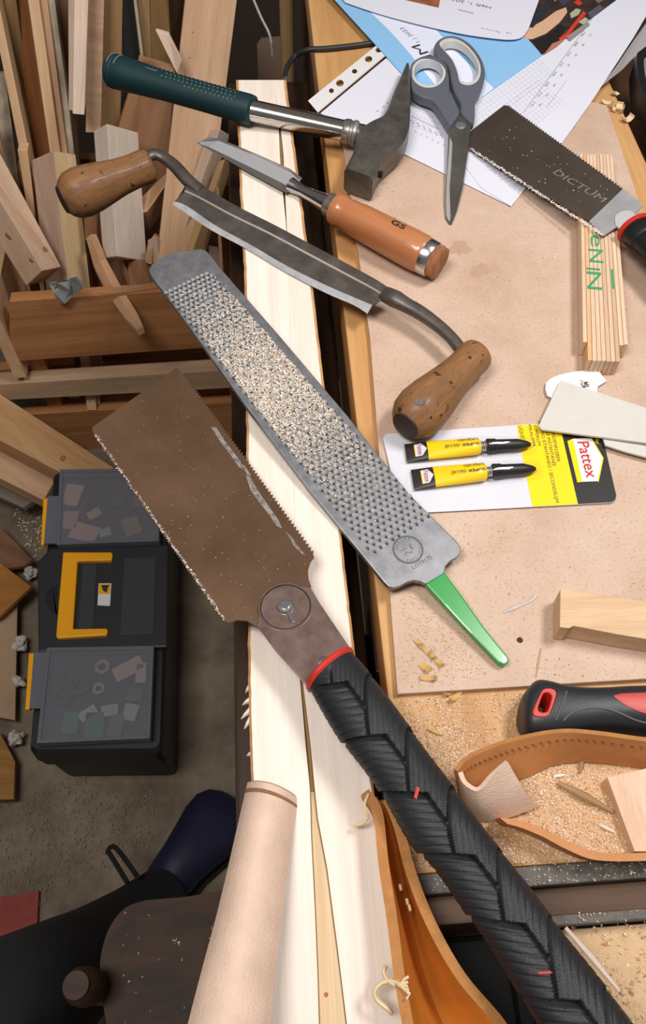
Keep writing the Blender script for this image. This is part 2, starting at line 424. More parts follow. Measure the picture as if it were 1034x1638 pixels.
# stains left on the sheet
for q, (x, y, rx, ry) in enumerate([(736,396,16,13),(768,432,15,11)]):
    pts = [(x+rx*math.cos(a)*(1+.28*math.sin(3*a+q)+.12*math.sin(7*a)), y+ry*math.sin(a)*(1+.25*math.cos(2*a+q)+.12*math.sin(8*a+1))) for a in [k*math.pi/20 for k in range(40)]]
    ngon('stain', pts, pl, .0002, plain('stain', (184,150,126), .6), hb, top=.00018)
for q, a in enumerate([((885,330),(920,398)), ((815,965),(858,948))]):
    pass

# ================================================================== STAVE (hewn timber)
def stave():
    root = thing('split_stave', 'long pale hewn timber stave with a split along its middle beneath the tools', 'timber', Pz(480, 800, ZS-.07))
    Lp = [(378,128),(384,300),(392,470),(394,650),(396,900),(398,1130),(402,1240),(404,1400),(408,1800)]
    Rp = [(458,130),(475,260),(497,430),(517,600),(540,800),(558,960),(575,1100),(596,1250),(622,1400),(646,1560),(674,1800)]
    Cl = [(440,150),(446,200),(448,250),(452,300),(458,360),(463,450),(467,640),(472,900),(480,1085),(489,1190),(496,1262),(498,1337),(504,1459),(508,1556),(515,1800)]
    Cr = [(441,150),(449,200),(454,250),(456,300),(459,360),(463.6,450),(467.6,640),(472.8,900),(484,1085),(497,1190),(504,1262),(509,1310),(524,1390),(541,1520),(575,1800)]
    DP = [(150,.0),(175,.002),(300,.005),(345,.003),(380,.0004),(1000,.0004),(1085,.002),(1190,.004),(1262,.0035),(1330,.0022),(1640,.0018),(1800,.0018)]
    def at(pl_, y):
        for (x0,y0),(x1,y1) in zip(pl_, pl_[1:]):
            if y0 <= y <= y1: return x0+(x1-x0)*(y-y0)/(y1-y0)
        return pl_[0][0] if y < pl_[0][1] else pl_[-1][0]
    def dp(y):
        for (y0,d0),(y1,d1) in zip(DP, DP[1:]):
            if y0 <= y <= y1: return d0+(d1-d0)*(y-y0)/(y1-y0)
        return 0
    ys = [128+i*(1800-128)/150 for i in range(151)]
    rg = []
    for i, y in enumerate(ys):
        j = mnoise.noise(Vector((y*.05, 0, 0)))*1.6; k = mnoise.noise(Vector((0, y*.06, 3)))*1.2
        l, r = Pz(at(Lp, y)+j, y, ZS-.0015), Pz(at(Rp, y)+k, y, ZS-.0015)
        l2, r2 = Pz(at(Lp, y)+j+4, y, ZS), Pz(at(Rp, y)+k-4, y, ZS)
        cl, cr = Pz(at(Cl, y), y, ZS), Pz(at(Cr, y), y, ZS); d = dp(y); w = (cr-cl).length
        rg.append([l+Vector((.004,0,-.068)), l, l2, cl, cl+Vector((min(.0006,w*.3),0,-d)), cr+Vector((-min(.0006,w*.3),0,-d*.9)), cr, r2, r, r+Vector((-.006,0,-.068))])
    n = 10; vs = [v for g in rg for v in g]; fs = []; fm = []
    for i in range(len(rg)-1):
        for jn in range(n):
            fs.append((i*n+jn, i*n+(jn+1) % n, (i+1)*n+(jn+1) % n, (i+1)*n+jn))
            y = ys[i]
            fm.append({0:1, 1:1, 8:1, 7:1, 9:1}.get(jn, 0) if jn not in (3,4,5) else (2 if (jn == 4 and 1255 < y) else (3 if jn in (3,4,5) and dp(y) > .001 else 0)))
    fs.append(tuple(range(n-1,-1,-1))); fm.append(0); fs.append(tuple((len(rg)-1)*n+q for q in range(n))); fm.append(0)
    fr = Matrix.Translation(vs[0]) @ axes((0,1,0), (1,0,0))
    hew = wood('hewn_pale_wood', (228,212,198), (238,227,216), sx=(60,60,1.6), bump=.2, fine=.05)
    bark = wood('bark_edge', (176,124,76), (214,166,116), sx=(50,50,14), dark=(96,60,30))
    sliver = wood('beige_split_wood', (206,176,136), (222,196,158), sx=(70,70,1.4))
    crack = wood('crack_wood', (128,98,52), (168,134,82), sx=(60,60,6))
    link('timber', vs, fs, [hew, bark, sliver, crack], root, fr, smooth=25, fmat=fm)
    for q, (x, y, dx, dy) in enumerate([(397,1120,-9,8),(398,1136,-12,14),(399,1150,-8,16),(398,1098,-5,10),(402,1205,-7,4),(392,480,-5,7)]):
        a = Pz(x+3, y, ZS-.003); b = Pz(x+dx, y+dy, ZS-.006)
        tube('splinter', [a, (a+b)/2+Vector((0,0,.001)), b], [.0022, .0014, .0003], pale, root, 6)
    c = Pz(522, 1591, ZS-.0016); lathe('knot', c, c+Vector((0,0,.0004)), [(0,.0012),(1,.0009)], plain('knot_brown', (176,104,56), .7), root, 10)
    return root
stave()

# ================================================================== CRATE AND OFFCUTS (left)
YC = 1.06
crate = thing('slatted_crate', 'slatted brown wooden crate full of standing wood offcuts', 'crate', (-.3, YC+.17, 0))
def crate_board(name, tl, tr, br, bl, Y, t, mat, label=None):
    f = [Py(*p, Y) for p in (tl, tr, br, bl)]
    q0 = [f[0], f[3], f[3]+Vector((0,t,0)), f[0]+Vector((0,t,0))]; q1 = [f[1], f[2], f[2]+Vector((0,t,0)), f[1]+Vector((0,t,0))]
    return box8(name, q0, q1, mat, crate, .0015, label)
crate_board('slat', (15,482), (372,459), (378,553), (15,579), YC, .022, cratew)
crate_board('slat', (-40,617), (420,588), (420,618), (-40,643), YC, .03, wood('pale_rail_wood', (176,144,114),(198,168,138), sx=(30,30,2)), 'pale grey rail of the crate')
crate_board('slat', (-40,668), (420,641), (420,745), (-40,772), YC+.012, .02, cratew)
crate_board('slat', (-40,594), (120,582), (125,620), (-40,632), YC+.06, .02, cratew)
xl = Py(15, 540, YC).x; xr = -.085
zt = Py(15, 482, YC).z
abox('side_panel', (xl-.022, YC-.004, .25), (xl, YC+.36, zt-.005), honey, crate, .001)
abox('side_panel', (xr, YC+.001, .05), (xr+.02, YC+.36, .40), cratew, crate, .001)
abox('post', (xl, YC+.031, .0), (xl+.03, YC+.06, .36), cratew, crate, .001)
abox('post', (xr-.03, YC+.031, .0), (xr, YC+.06, .36), cratew, crate, .001)
abox('back_panel', (xl, YC+.36, .05), (xr+.02, YC+.378, .45), cratew, crate, .001)
abox('bottom_panel', (xl, YC+.035, .10), (xr, YC+.36, .12), cratew, crate, .001)
abox('post', (xl, YC+.33, 0), (xl+.03, YC+.36, .45), cratew, crate, .001)
abox('post', (xr-.03, YC+.33, 0), (xr, YC+.36, .40), cratew, crate, .001)

GR = None
def stick(name, label, quad, Y, depth, mat, lean=.05, down=None):
    """standing stick: front face quad in pixels BL BR TR TL; top leans back"""
    bl, br, tr, tl = [Py(*p, Y if i < 2 else Y+lean) for i, p in enumerate(quad)]
    if down is not None:
        for _ in (0,):
            k = (down-bl.z)/(tl.z-bl.z); bl2 = bl+(tl-bl)*k; br2 = br+(tr-br)*k; bl, br = bl2, br2
    d = Vector((0, depth, 0))
    t = thing(name, label, 'wood offcut', (bl+br)/2)
    o = box8('bar', [bl, br, br+d, bl+d], [tl, tr, tr+d, tl+d], mat, t, .0012)
    return t, o
def bar(name, label, A, B, yA, yB, dl, dr, mat):
    """square bar showing an arris: L, M, R pixels at both ends"""
    def end(q, y):
        l, m, r = Py(*q[0], y+dl), Py(*q[1], y), Py(*q[2], y+dr); return [l, m, r, l+r-m]
    e0, e1 = end(A, yA), end(B, yB)
    t = thing(name, label, 'wood offcut', sum(e1, Vector())/4)
    o = box8('bar', e0, e1, mat, t, .0012, fmat=[0,0,0,1,1,0] if isinstance(mat, list) else None); return t, o
T = -45
S = stick
S('wood_strip', 'pale wooden strip in the crate, nearest the left picture edge at the top', [(33,250),(48,250),(-12,T),(-26,T)], 1.28, .03, honey, .10, .13)
S('wood_board', 'dark orange-brown board standing in the crate between two pale strips', [(54,250),(82,250),(41,T),(14,T)], 1.335, .015, brownw, .09, .13)
S('wood_strip', 'straight pale strip right of the dark orange-brown board in the crate', [(80,245),(97,245),(56,T),(38,T)], 1.26, .03, honey, .10, .13)
S('wood_strip', 'narrow orange strip standing against the rough grey board in the crate', [(98,245),(108,245),(70,T),(58,T)], 1.27, .025, tan, .10, .13)
S('rough_board', 'rough grey waney board edge standing in the crate', [(107,260),(121,260),(82,T),(70,T)], 1.275, .02, greyw, .10, .13)
S('wood_post', 'square pale post in the crate cut off above a dark gap', [(116,182),(135,184),(143,T),(119,T)], 1.20, .03, pale2, .10)
S('ringed_board', 'board with wavy growth rings standing behind the square pale post', [(137,212),(161,212),(168,T),(140,T)], 1.245, .02, endg, .09)
S('wood_board', 'olive brown board standing right of the board with wavy growth rings', [(160,260),(192,260),(197,T),(166,T)], 1.30, .02, olive, .06, .13)
S('dark_batten', 'black painted batten standing above the green hammer grip', [(200,160),(238,160),(212,T),(193,T)], 1.33, .012, plain('black_paint', (30,30,32), .5), .03, .14)
S('thin_strip', 'very thin pale strip leaning along the black painted batten', [(232,150),(237,150),(213,T),(208,T)], 1.315, .006, greyw, .03, .3)
S('wood_board', 'brown board standing right of the black painted batten', [(232,180),(244,180),(238,T),(216,T)], 1.345, .012, olive, .02, .14)
S('wood_board', 'greenish brown board behind the small pointed splinter', [(236,250),(282,250),(268,T),(240,T)], 1.335, .02, wood('moss_brown_wood', (122,96,62),(150,118,74)), .035, .14)
wb_ = S('wide_board', 'wide tan board, tallest at the right end of the crate', [(268,262),(346,262),(385,T),(301,T)], 1.20, .03, tan, .16, .44)
sb_ = S('short_board', 'short brown board with a nail hole behind the green hammer grip', [(160,300),(266,300),(280,114),(222,97)], 1.27, .018, wood('pink_brown_wood', (150,108,78),(170,128,96)), .03, .13)
S('splinter_offcut', 'small pointed pale splinter standing above the green hammer grip', [(283,118),(291,97),(270,55),(249,49)], 1.245, .008, pale2, .02)
S('wood_strip', 'dark strip filling the back of the crate behind the wide tan board', [(284,200),(300,200),(300,T),(270,T)], 1.355, .012, darkw, .0, .14)
S('wood_strip', 'greyish thin strip crossing behind the big knotty bar at the far left', [(28,410),(46,410),(8,120),(-16,120)], 1.27, .012, greyw, .07, .2)
S('wood_strip', 'orange strip behind the big knotty bar at the far left', [(18,400),(36,400),(-6,190),(-40,190)], 1.235, .01, tan, .03, .2)
S('wood_strip', 'long pale strip ending between the two big bars at left', [(54,400),(64,400),(44,240),(28,240)], 1.20, .02, honey, .03, .2)
bar('square_bar', 'white square bar behind the left drawknife handle, with its end visible', [(150,210),(171,198),(221,212)], [(165,413),(187,410),(235,418)], 1.19, 1.11, .03, .05, wood('white_bar_wood', (232,216,200),(240,226,212)))
bar('square_bar', 'square bar with one yellow face standing behind the foil scrap', [(51,256),(85,241),(121,247)], [(80,520),(118,525),(152,525)], 1.20, 1.10, .03, .03, [wood('pink_shaded_face', (196,164,140),(212,184,162)), wood('yellow_lit_face', (222,190,140),(234,208,166))])  # yellow side painted lighter, pink side darker, as light from the right falls
kb = bar('knotty_bar', 'large knotty bar jutting out of the crate at the left picture edge', [(-85,254),(-60,220),(-30,189)], [(42,457),(68,433),(98,427)], 1.20, 1.075, .015, .04, wood('knotty_wood', (196,160,132),(216,184,156), sx=(30,30,5), dark=(164,120,92)))
KN = plain('knot_wood', (150,104,76), .7, var=.25, vscale=200)
for x, y, r, fl in ((14,378,.009,.7),(50,417,.006,.6),(72,398,.004,1.0)): spot('knot', kb[1], x, y, r, KN, kb[0], fl)
spot('nail_hole', sb_[1], 191, 153, .0028, nl, sb_[0])
for x, y in ((309,52),(304,93)): spot('nail_mark', wb_[1], x, y, .0016, KN, wb_[0])
S('wood_strip', 'added dim brown strip filling the shaded gap left of the square pale post', [(100,250),(128,250),(112,T),(84,T)], 1.385, .012, wood('gap_shade_strip', (112,84,62),(132,102,78)), .01, .14)  # filler strip; its dim brown stands in for shade between the offcuts
S('wood_strip', 'pinkish strip standing close behind the left side of the square pale post', [(110,176),(118,178),(124,T),(109,T)], 1.245, .014, pale2, .08)
S('wood_strip', 'added brown filler strip between the leftmost pale strip and the dark orange-brown board', [(44,255),(60,255),(20,T),(-2,T)], 1.372, .012, olive, .03, .14)  # added strip, so the dark gap here shows brownish shade
# right cluster
bar('wood_offcut', 'slanted tan offcut leaning behind the left drawknife tang', [(242,300),(305,240),(316,258)], [(190,352),(236,338),(240,368)], 1.24, 1.19, .0, .03, tan)
bar('wood_offcut', 'pinkish offcut with a blunt top under the chisel tip', [(336,208),(352,206),(368,216)], [(250,440),(272,432),(290,440)], 1.18, 1.12, .02, .02, pale2)
bar('grooved_offcut', 'yellowish offcut with a groove leaning under the drawknife blade', [(350,258),(360,254),(371,264)], [(275,460),(290,452),(312,458)], 1.145, 1.085, .015, .02, wood('yellow_wood', (190,152,106),(212,176,128)))
bar('wood_offcut', 'small tan block wedged right of the white square bar', [(236,390),(248,372),(266,384)], [(232,420),(242,424),(264,405)], 1.13, 1.12, .02, .03, tan)
bar('wood_offcut', 'pinkish block just above the crate edge beside the rasp tip', [(236,384),(250,377),(262,384)], [(250,470),(262,476),(274,470)], 1.12, 1.10, .02, .02, pale2)
bar('wood_offcut', 'brown block lying low in the crate left of the rasp tip', [(204,420),(222,414),(246,424)], [(208,470),(228,478),(250,470)], 1.13, 1.10, .02, .02, wood('pink_brown_wood', (0,0,0),(0,0,0)))
bar('wood_offcut', 'brown block peeking out right of the rasp tip', [(322,398),(334,392),(349,395)], [(330,450),(342,456),(356,450)], 1.14, 1.12, .02, .02, pale2)
bar('thin_strip', 'thin pale lath upright right of the rasp tip', [(345,300),(347,299),(351,300)], [(352,440),(354,441),(358,440)], 1.13, 1.10, .008, .004, honey)
bar('wood_offcut', 'pinkish offcut between the yellow faced bar and the white bar', [(132,300),(142,296),(158,304)], [(136,384),(142,388),(158,384)], 1.17, 1.15, .02, .02, wood('pink_brown_wood', (0,0,0),(0,0,0)))
bar('wood_offcut', 'dark tan strip seen in the gap below the white square bar', [(190,420),(196,416),(206,420)], [(214,478),(222,482),(230,478)], 1.15, 1.12, .02, .02, tan)
# long pointed stick over the crate edge
def pointed():
    st = [((146,378),1.14),((160,420),1.12),((184,466),1.075),((210,505),1.02),((225,526),.99)]
    hw = [10, 13, 14, 12, 6]
    rg = []
    for ((x, y), Y), w in zip(st, hw):
        a, b = Py(x-w*.8, y+w*.35, Y), Py(x+w*.8, y-w*.35, Y); n = Vector((0,.0,-.012))
        rg.append([a, (a+b)/2+Vector((0,0,.004)), b, b+n, a+n])
    t = thing('pointed_stick', 'long pointed stick hanging over the front board of the crate', 'wood offcut', rg[2][4])
    rings('bar', rg, wood('stick_wood', (176,132,98),(200,158,124), sx=(60,60,4)), t, Matrix.Translation(rg[0][0]) @ axes(rg[-1][0]-rg[0][0]), smooth=False)
pointed()
# crumpled foil scrap on the crate edge
def foil():
    t = thing('foil_scrap', 'crumpled grey metal foil scrap on the front edge of the crate', 'scrap', Py(105, 470, YC))
    ft = plain('foil', (158,162,160), .4, .2, bump=.4, bscale=120)
    G = [[(78,454),(92,452),(110,450),(113,446)],[(86,468),(96,462),(112,464),(118,462)],[(92,483),(104,486),(116,474),(122,470)]]
    vs = [Py(*p, YC-.012-.006*((i+j) % 2)) for i, r_ in enumerate(G) for j, p in enumerate(r_)]
    vs2 = [v+Vector((0,.003,.0005)) for v in vs]
    fs = [(i*4+j, i*4+j+1, i*4+j+5, i*4+j+4) for i in range(2) for j in range(3)]
    link('sheet', vs+vs2, fs+[tuple(12+k for k in reversed(f)) for f in fs], ft, t, bevel=0)
    box8('fold', [Py(*p, YC-.016) for p in ((110,446),(118,470),(122,468),(114,444))], [Py(*p, YC-.03) for p in ((120,443),(134,462),(136,458),(124,442))], ft, t, .001)
foil()
tag(tube('string', [Py(152,466,YC-.004),Py(175,468,YC-.004),Py(205,463,YC-.004),Py(250,452,YC-.004)], .0012, plain('grey_string', (150,134,120), .9), seg=6, sub=4), 'thin grey string lying along the crate front edge', 'string')

# planks and scraps on the floor at the left
def slab(name, label, cat, pts, z0, z1, t, mat, zs=None, along=None):
    top = [Pz(*p, zs[i] if zs else z1) for i, p in enumerate(pts)]
    bot = [v-Vector((0,0,t)) for v in top]; n = len(pts)
    fr = Matrix.Translation(top[0]) @ axes((top[1]-top[0]) if along is None else along)
    o = link(name, top+bot, [tuple(range(n)), tuple(range(2*n-1,n-1,-1))]+[(i, n+i, n+(i+1) % n, (i+1) % n) for i in range(n)], mat, None, fr, bevel=.001)
    return tag(o, label, cat)
pk = slab('plank', 'thick pale plank with a knot leaning behind the toolbox', 'plank', [(-70,585),(182,748),(128,772),(-70,668)], 0, .19, .045, plankw, zs=[.215,.175,.175,.215])
for x, y, r in ((77,680,.010),(100,732,.006)): spot('knot', pk, x, y, r, KN, pk, .7)
slab('board_scrap', 'brown board scrap under the thick pale plank at left', 'board', [(-60,680),(90,765),(70,800),(-60,735)], 0, .10, .035, tan, zs=[.165,.125,.125,.165])
slab('panel_scrap', 'grey panel scrap with a square corner under the planks', 'board', [(-60,745),(40,770),(68,792),(37,812),(-60,768)], 0, .08, .012, plain('grey_panel', (120,108,94), .8, var=.15), zs=[.11,.09,.085,.085,.11])
slab('cardboard_piece', 'reddish brown board piece on the floor left of the toolbox', 'board', [(-30,830),(0,842),(52,895),(38,905),(-30,915)], 0, .05, .01, wood('red_scrap', (110,76,56),(136,98,74)))
slab('cardboard_piece', 'orange brown board scrap with a point beside the toolbox', 'board', [(-30,905),(0,900),(50,938),(0,985),(-30,1000)], 0, .065, .01, wood('orange_scrap', (150,98,44),(170,116,58)))
slab('cardboard_piece', 'pale beige cardboard on the floor left of the toolbox', 'cardboard', [(-40,985),(28,945),(24,1152),(-40,1140)], 0, .035, .006, plain('beige_card', (170,142,114), .85, var=.08))
slab('cardboard_piece', 'ochre board at the left picture edge below the beige cardboard', 'board', [(-40,1165),(0,1172),(24,1218),(22,1278),(-40,1280)], 0, .04, .01, wood('ochre_scrap', (140,98,46),(160,116,60)))
slab('cloth_rag', 'faded red rag on the floor at the left picture edge', 'rag', [(-40,1440),(20,1432),(62,1424),(58,1500),(-40,1520)], 0, .012, .01, plain('red_rag', (150,72,66), .95, var=.2))
r_ = random.Random(5)
pw = plain('crumpled_tissue', (196,190,184), .8)
for q, (x, y, s) in enumerate([(34,1030,.014),(31,1090,.011),(48,915,.014),(24,1180,.014)]):
    p = Pz(x, y, .03); bm = bmesh.new(); bmesh.ops.create_icosphere(bm, subdivisions=3, radius=s*.8)
    vs = [p+v.co*(1+.9*mnoise.noise(v.co*130+Vector((q*3,0,0)))) for v in bm.verts]; fs = [tuple(v.index for v in f.verts) for f in bm.faces]; bm.free()
    tag(link('crumpled_tissue', vs, fs, pw), ['small white crumpled tissue beside the yellow toolbox handle', 'lower white crumpled tissue beside the beige cardboard', 'crumpled tissue touching the orange brown board scrap', 'crumpled tissue below the beige cardboard'][q], 'tissue', 'crumpled tissues by the toolbox')
chips('floor_shavings', [Pz(x, y, .002) for x, y in scatter([(0,1290),(120,1240),(250,1260),(250,1350),(120,1420),(0,1480)], 700, 3)], [plain('dust_tan', (150,126,98), .9), plain('dust_grey', (150,140,124), .9)], s=(.001,.0035), seed=4, label='pale wood shavings strewn over the concrete floor', cat='shavings')
chips('floor_shavings', [Pz(x, y, .002) for x, y in scatter([(20,815),(70,800),(66,880),(52,900)], 160, 8)], [SAWD[1], SAWD[0]], s=(.001,.004), seed=6, label='pale shavings heaped between board scraps and toolbox', cat='shavings')

# things in the dark beyond the stave
bd = slab('rounded_board', 'dim round-cornered board in the dark beyond the stave end', 'board', [(411,70),(418,60),(456,57),(460,62),(462,150),(414,150)], 0, .55, .548, plain('dim_board', (120,96,80), .8))
a = Py(452, 150, 1.3); b = Py(458, -30, 1.3)
tag(tube('broom_handle', [Vector((a.x, 1.3, 0)), b], .011, olive, seg=12), 'round olive wooden handle upright in the dark gap beside the bench', 'handle')
tag(tube('wire', [Py(402,-10,1.25), Py(418,28,1.22), Py(432,57,1.2), Py(436,90,1.2)], .0018, plain('pale_wire', (170,165,160), .5), seg=6, sub=3), 'thin pale wire hanging in the dark gap beyond the stave', 'wire')

# ================================================================== TOOLBOX
def toolbox():
    Z = .20; ang = math.atan2(-.01, .2)
    root = thing('toolbox', 'black plastic toolbox with yellow handle and two clear organiser lids on the floor', 'toolbox', (-.325, .62, 0))
    pl = hplane(Z)
    dark = plain('toolbox_black', (36,37,41), .5)
    body = [(80,752),(92,746),(262,745),(276,752),(266,1190),(254,1204),(46,1204),(36,1194),(60,960)]
    top = [pl.hit(*p) for p in ((82,748),(270,745),(256,1200),(42,1202))]
    c0 = sum(top, Vector())/4
    def inset(k, z): return [Vector((c0.x+(p.x-c0.x)*k, c0.y+(p.y-c0.y)*k, z)) for p in top]
    def q(k, zz, n=5, rr=.014):
        P = inset(k, zz); out = []
        for i in range(4):
            p = P[i]; a = (P[i-1]-p).normalized(); b = (P[(i+1) % 4]-p).normalized()
            for t in range(n+1):
                s = t/n; out.append(p+a*rr*(1-s)**2+b*rr*s**2)
        return out
    rings('body', [q(.92, .0), q(.95, .01), q(.97, .125), q(1.0, .128), q(1.0, .150)], dark, root, smooth=35)
    rings('lid', [q(1.0, .1505), q(1.01, .155), q(1.0, .183), q(.975, .188)], BLACK, root, smooth=35)
    # middle bridge and rims, proud of the lid
    ngon('bridge', [(82,878),(270,872),(268,1036),(62,1044),(60,900)], pl, .014, dark, root, bevel=.003, top=.003)
    for pts in ([(196,895),(250,893),(247,1018),(194,1020)],[(205,900),(242,898),(239,1012),(202,1014)]):
        pass
    ngon('recess_panel', [(200,895),(250,893),(247,1016),(193,1018)], pl, .002, plain('toolbox_grey', (52,54,58), .6), root, bevel=.0006, top=.0045)
    ngon('recess_panel', [(134,904),(156,903),(150,1008),(126,1010)], pl, .002, plain('toolbox_grey', (0,0,0)), root, bevel=.0006, top=.0045)
    arc = [(96+22*math.cos(a), 960+24*math.sin(a)) for a in [math.pi*(.55+k*.9/8) for k in range(9)]]
    ngon('finger_notch', arc+[(92,937),(90,985)], pl, .0015, BLACK, root, top=.0042)
    # yellow handle
    hp = [(104,889),(181,889),(183,893),(181,902),(127,903),(120,1011),(173,1010),(176,1014),(173,1021),(95,1026),(93,1022)]
    h = ngon('handle', hp, pl, .010, YEL, root, bevel=.0022, top=.0125, label='yellow carrying handle')
    # sticker
    st = ngon('sticker', [(159,935),(179,935),(177,971),(157,970)], pl, .0006, WHITE, root, top=.0042, label='white and yellow warning sticker')
    ngon('warning_patch', [(160,936),(178,936),(177,952),(159,952)], pl, .0004, YEL, st, top=.0045)
    ngon('warning_mark', [(163,938),(176,938),(173,944),(172,950),(166,947)], pl, .0003, INK, st, top=.0047)
    fros = clear('frosted_plastic', (146,148,156), .30, .35); rim = clear('frosted_rim', (112,116,126), .75, .4)
    def organiser(o, lid, latch, seed, items):
        b = ngon('organiser_tray', o, pl, .020, plain('tray_grey', (60,60,66), .7), root, bevel=.001, top=-.011)
        L_ = ngon('organiser_lid', lid, pl, .0018, fros, root, bevel=.0004, top=.009, label='frosted clear organiser lid')
        n = len(lid); cx = sum(p[0] for p in lid)/n; cy = sum(p[1] for p in lid)/n
        for i in range(n):
            a, bb = lid[i], lid[(i+1) % n]; f = .93
            ia = (cx+(a[0]-cx)*f, cy+(a[1]-cy)*f); ib = (cx+(bb[0]-cx)*f, cy+(bb[1]-cy)*f)
            ngon('lid_rim', [a, bb, ib, ia], pl, .018, rim, L_, top=.0105, bevel=.0005)
        ngon('latch', latch, pl, .012, YEL, root, bevel=.002, top=.004, label='yellow side latch')
        ngon('latch_plate', [latch[1], (latch[1][0]+22, latch[1][1]-1), (latch[2][0]+22, latch[2][1]), latch[2]], pl, .006, rim, root, bevel=.001, top=.007)
        for k, (x, y, s, c, kind) in enumerate(items):
            p = pl.hit(x, y)+Vector((0,0,-.008)); m = plain('stored_%d_%d_%d' % c, c, .6)
            if kind == 'ring':
                bm = bmesh.new(); vs = []; fs = []
                for i in range(16):
                    for j in range(6):
                        A, B = 2*math.pi*i/16, 2*math.pi*j/6; r0 = s*(1+.4*math.cos(B))
                        vs.append(p+Vector((r0*math.cos(A), r0*math.sin(A), s*.4*math.sin(B)+.004)))
                for i in range(16):
                    for j in range(6): fs.append((i*6+j, ((i+1) % 16)*6+j, ((i+1) % 16)*6+(j+1) % 6, i*6+(j+1) % 6))
                tag(link('stored_ring', vs, fs, m, None, Matrix.Translation(p), smooth='all'), items_label(seed, k, x, y), 'ring' , 'small parts inside the toolbox organisers')
            else:
                a = R.uniform(0, 3); d = Vector((math.cos(a), math.sin(a), 0)); e = Vector((-d.y, d.x, 0))
                w, l = s*R.uniform(.5, .9), s
                q0 = [p-d*l-e*w, p-d*l+e*w, p-d*l+e*w+Vector((0,0,.006)), p-d*l-e*w+Vector((0,0,.006))]
                q1 = [v+d*2*l for v in q0]
                tag(box8('stored_piece', q0, q1, m, None, .0015), items_label(seed, k, x, y), 'small part', 'small parts inside the toolbox organisers')
    def cname(c):
        r, g, b = c
        if max(c) < 72: return 'charcoal'
        if g > r+25: return 'teal'
        if r > 185 and r-b > 28: return 'pinkish'
        if r > 165 and abs(r-b) < 26: return 'silvery'
        return 'brown' if r-b > 20 else 'grey blue'
    def items_label(seed, k, x, y):
        P = P1 if seed == 1 else P2; x0, y0 = (174, 813) if seed == 1 else (155, 1112)
        n_ = sum(1 for q in P[:k] if cname(q[3]) == cname(P[k][3]) and q[4] == P[k][4])
        return '%s %s %s, %s part of the %s organiser%s' % (['small','medium','large'][min(2, int(P[k][2]/.0095))], cname(P[k][3]), 'ring' if P[k][4] == 'ring' else 'piece', ('left' if x < x0 else 'right')+' '+('far' if y < y0 else 'near'), 'upper' if seed == 1 else 'lower', '' if not n_ else ', %s of its kind there' % ['first','second','third','fourth'][n_])
    P1 = [(115,790,.022,(206,170,160),'b'),(135,850,.024,(200,160,150),'b'),(112,830,.018,(190,150,140),'b'),(150,820,.012,(190,170,130),'b'),(210,840,.018,(150,120,90),'b'),(185,800,.015,(70,80,95),'b'),(168,850,.010,(170,175,175),'b'),(136,806,.010,(60,55,58),'b'),(225,800,.014,(120,100,80),'b'),(160,775,.012,(60,70,90),'b')]
    P2 = [(205,1068,.024,(205,180,170),'b'),(225,1075,.016,(200,180,176),'b'),(163,1065,.009,(170,165,140),'ring'),(110,1080,.012,(60,60,66),'ring'),(100,1110,.013,(56,56,62),'ring'),(128,1095,.012,(64,64,70),'ring'),(157,1100,.007,(190,170,140),'ring'),(140,1140,.014,(190,195,195),'b'),(175,1135,.013,(180,185,185),'b'),(208,1138,.013,(176,182,182),'b'),(150,1158,.020,(40,120,104),'b'),(112,1155,.016,(60,130,120),'b'),(185,1160,.018,(90,110,110),'b'),(215,1110,.012,(90,90,96),'b')]
    organiser([(96,762),(252,760),(250,866),(92,870)], [(98,756),(258,754),(256,870),(93,876)], [(70,800),(78,797),(72,872),(66,874)], 1, P1)
    organiser([(80,1046),(244,1042),(238,1178),(68,1184)], [(78,1040),(248,1037),(242,1184),(62,1192)], [(47,1046),(56,1046),(49,1135),(41,1137)], 2, P2)
toolbox()

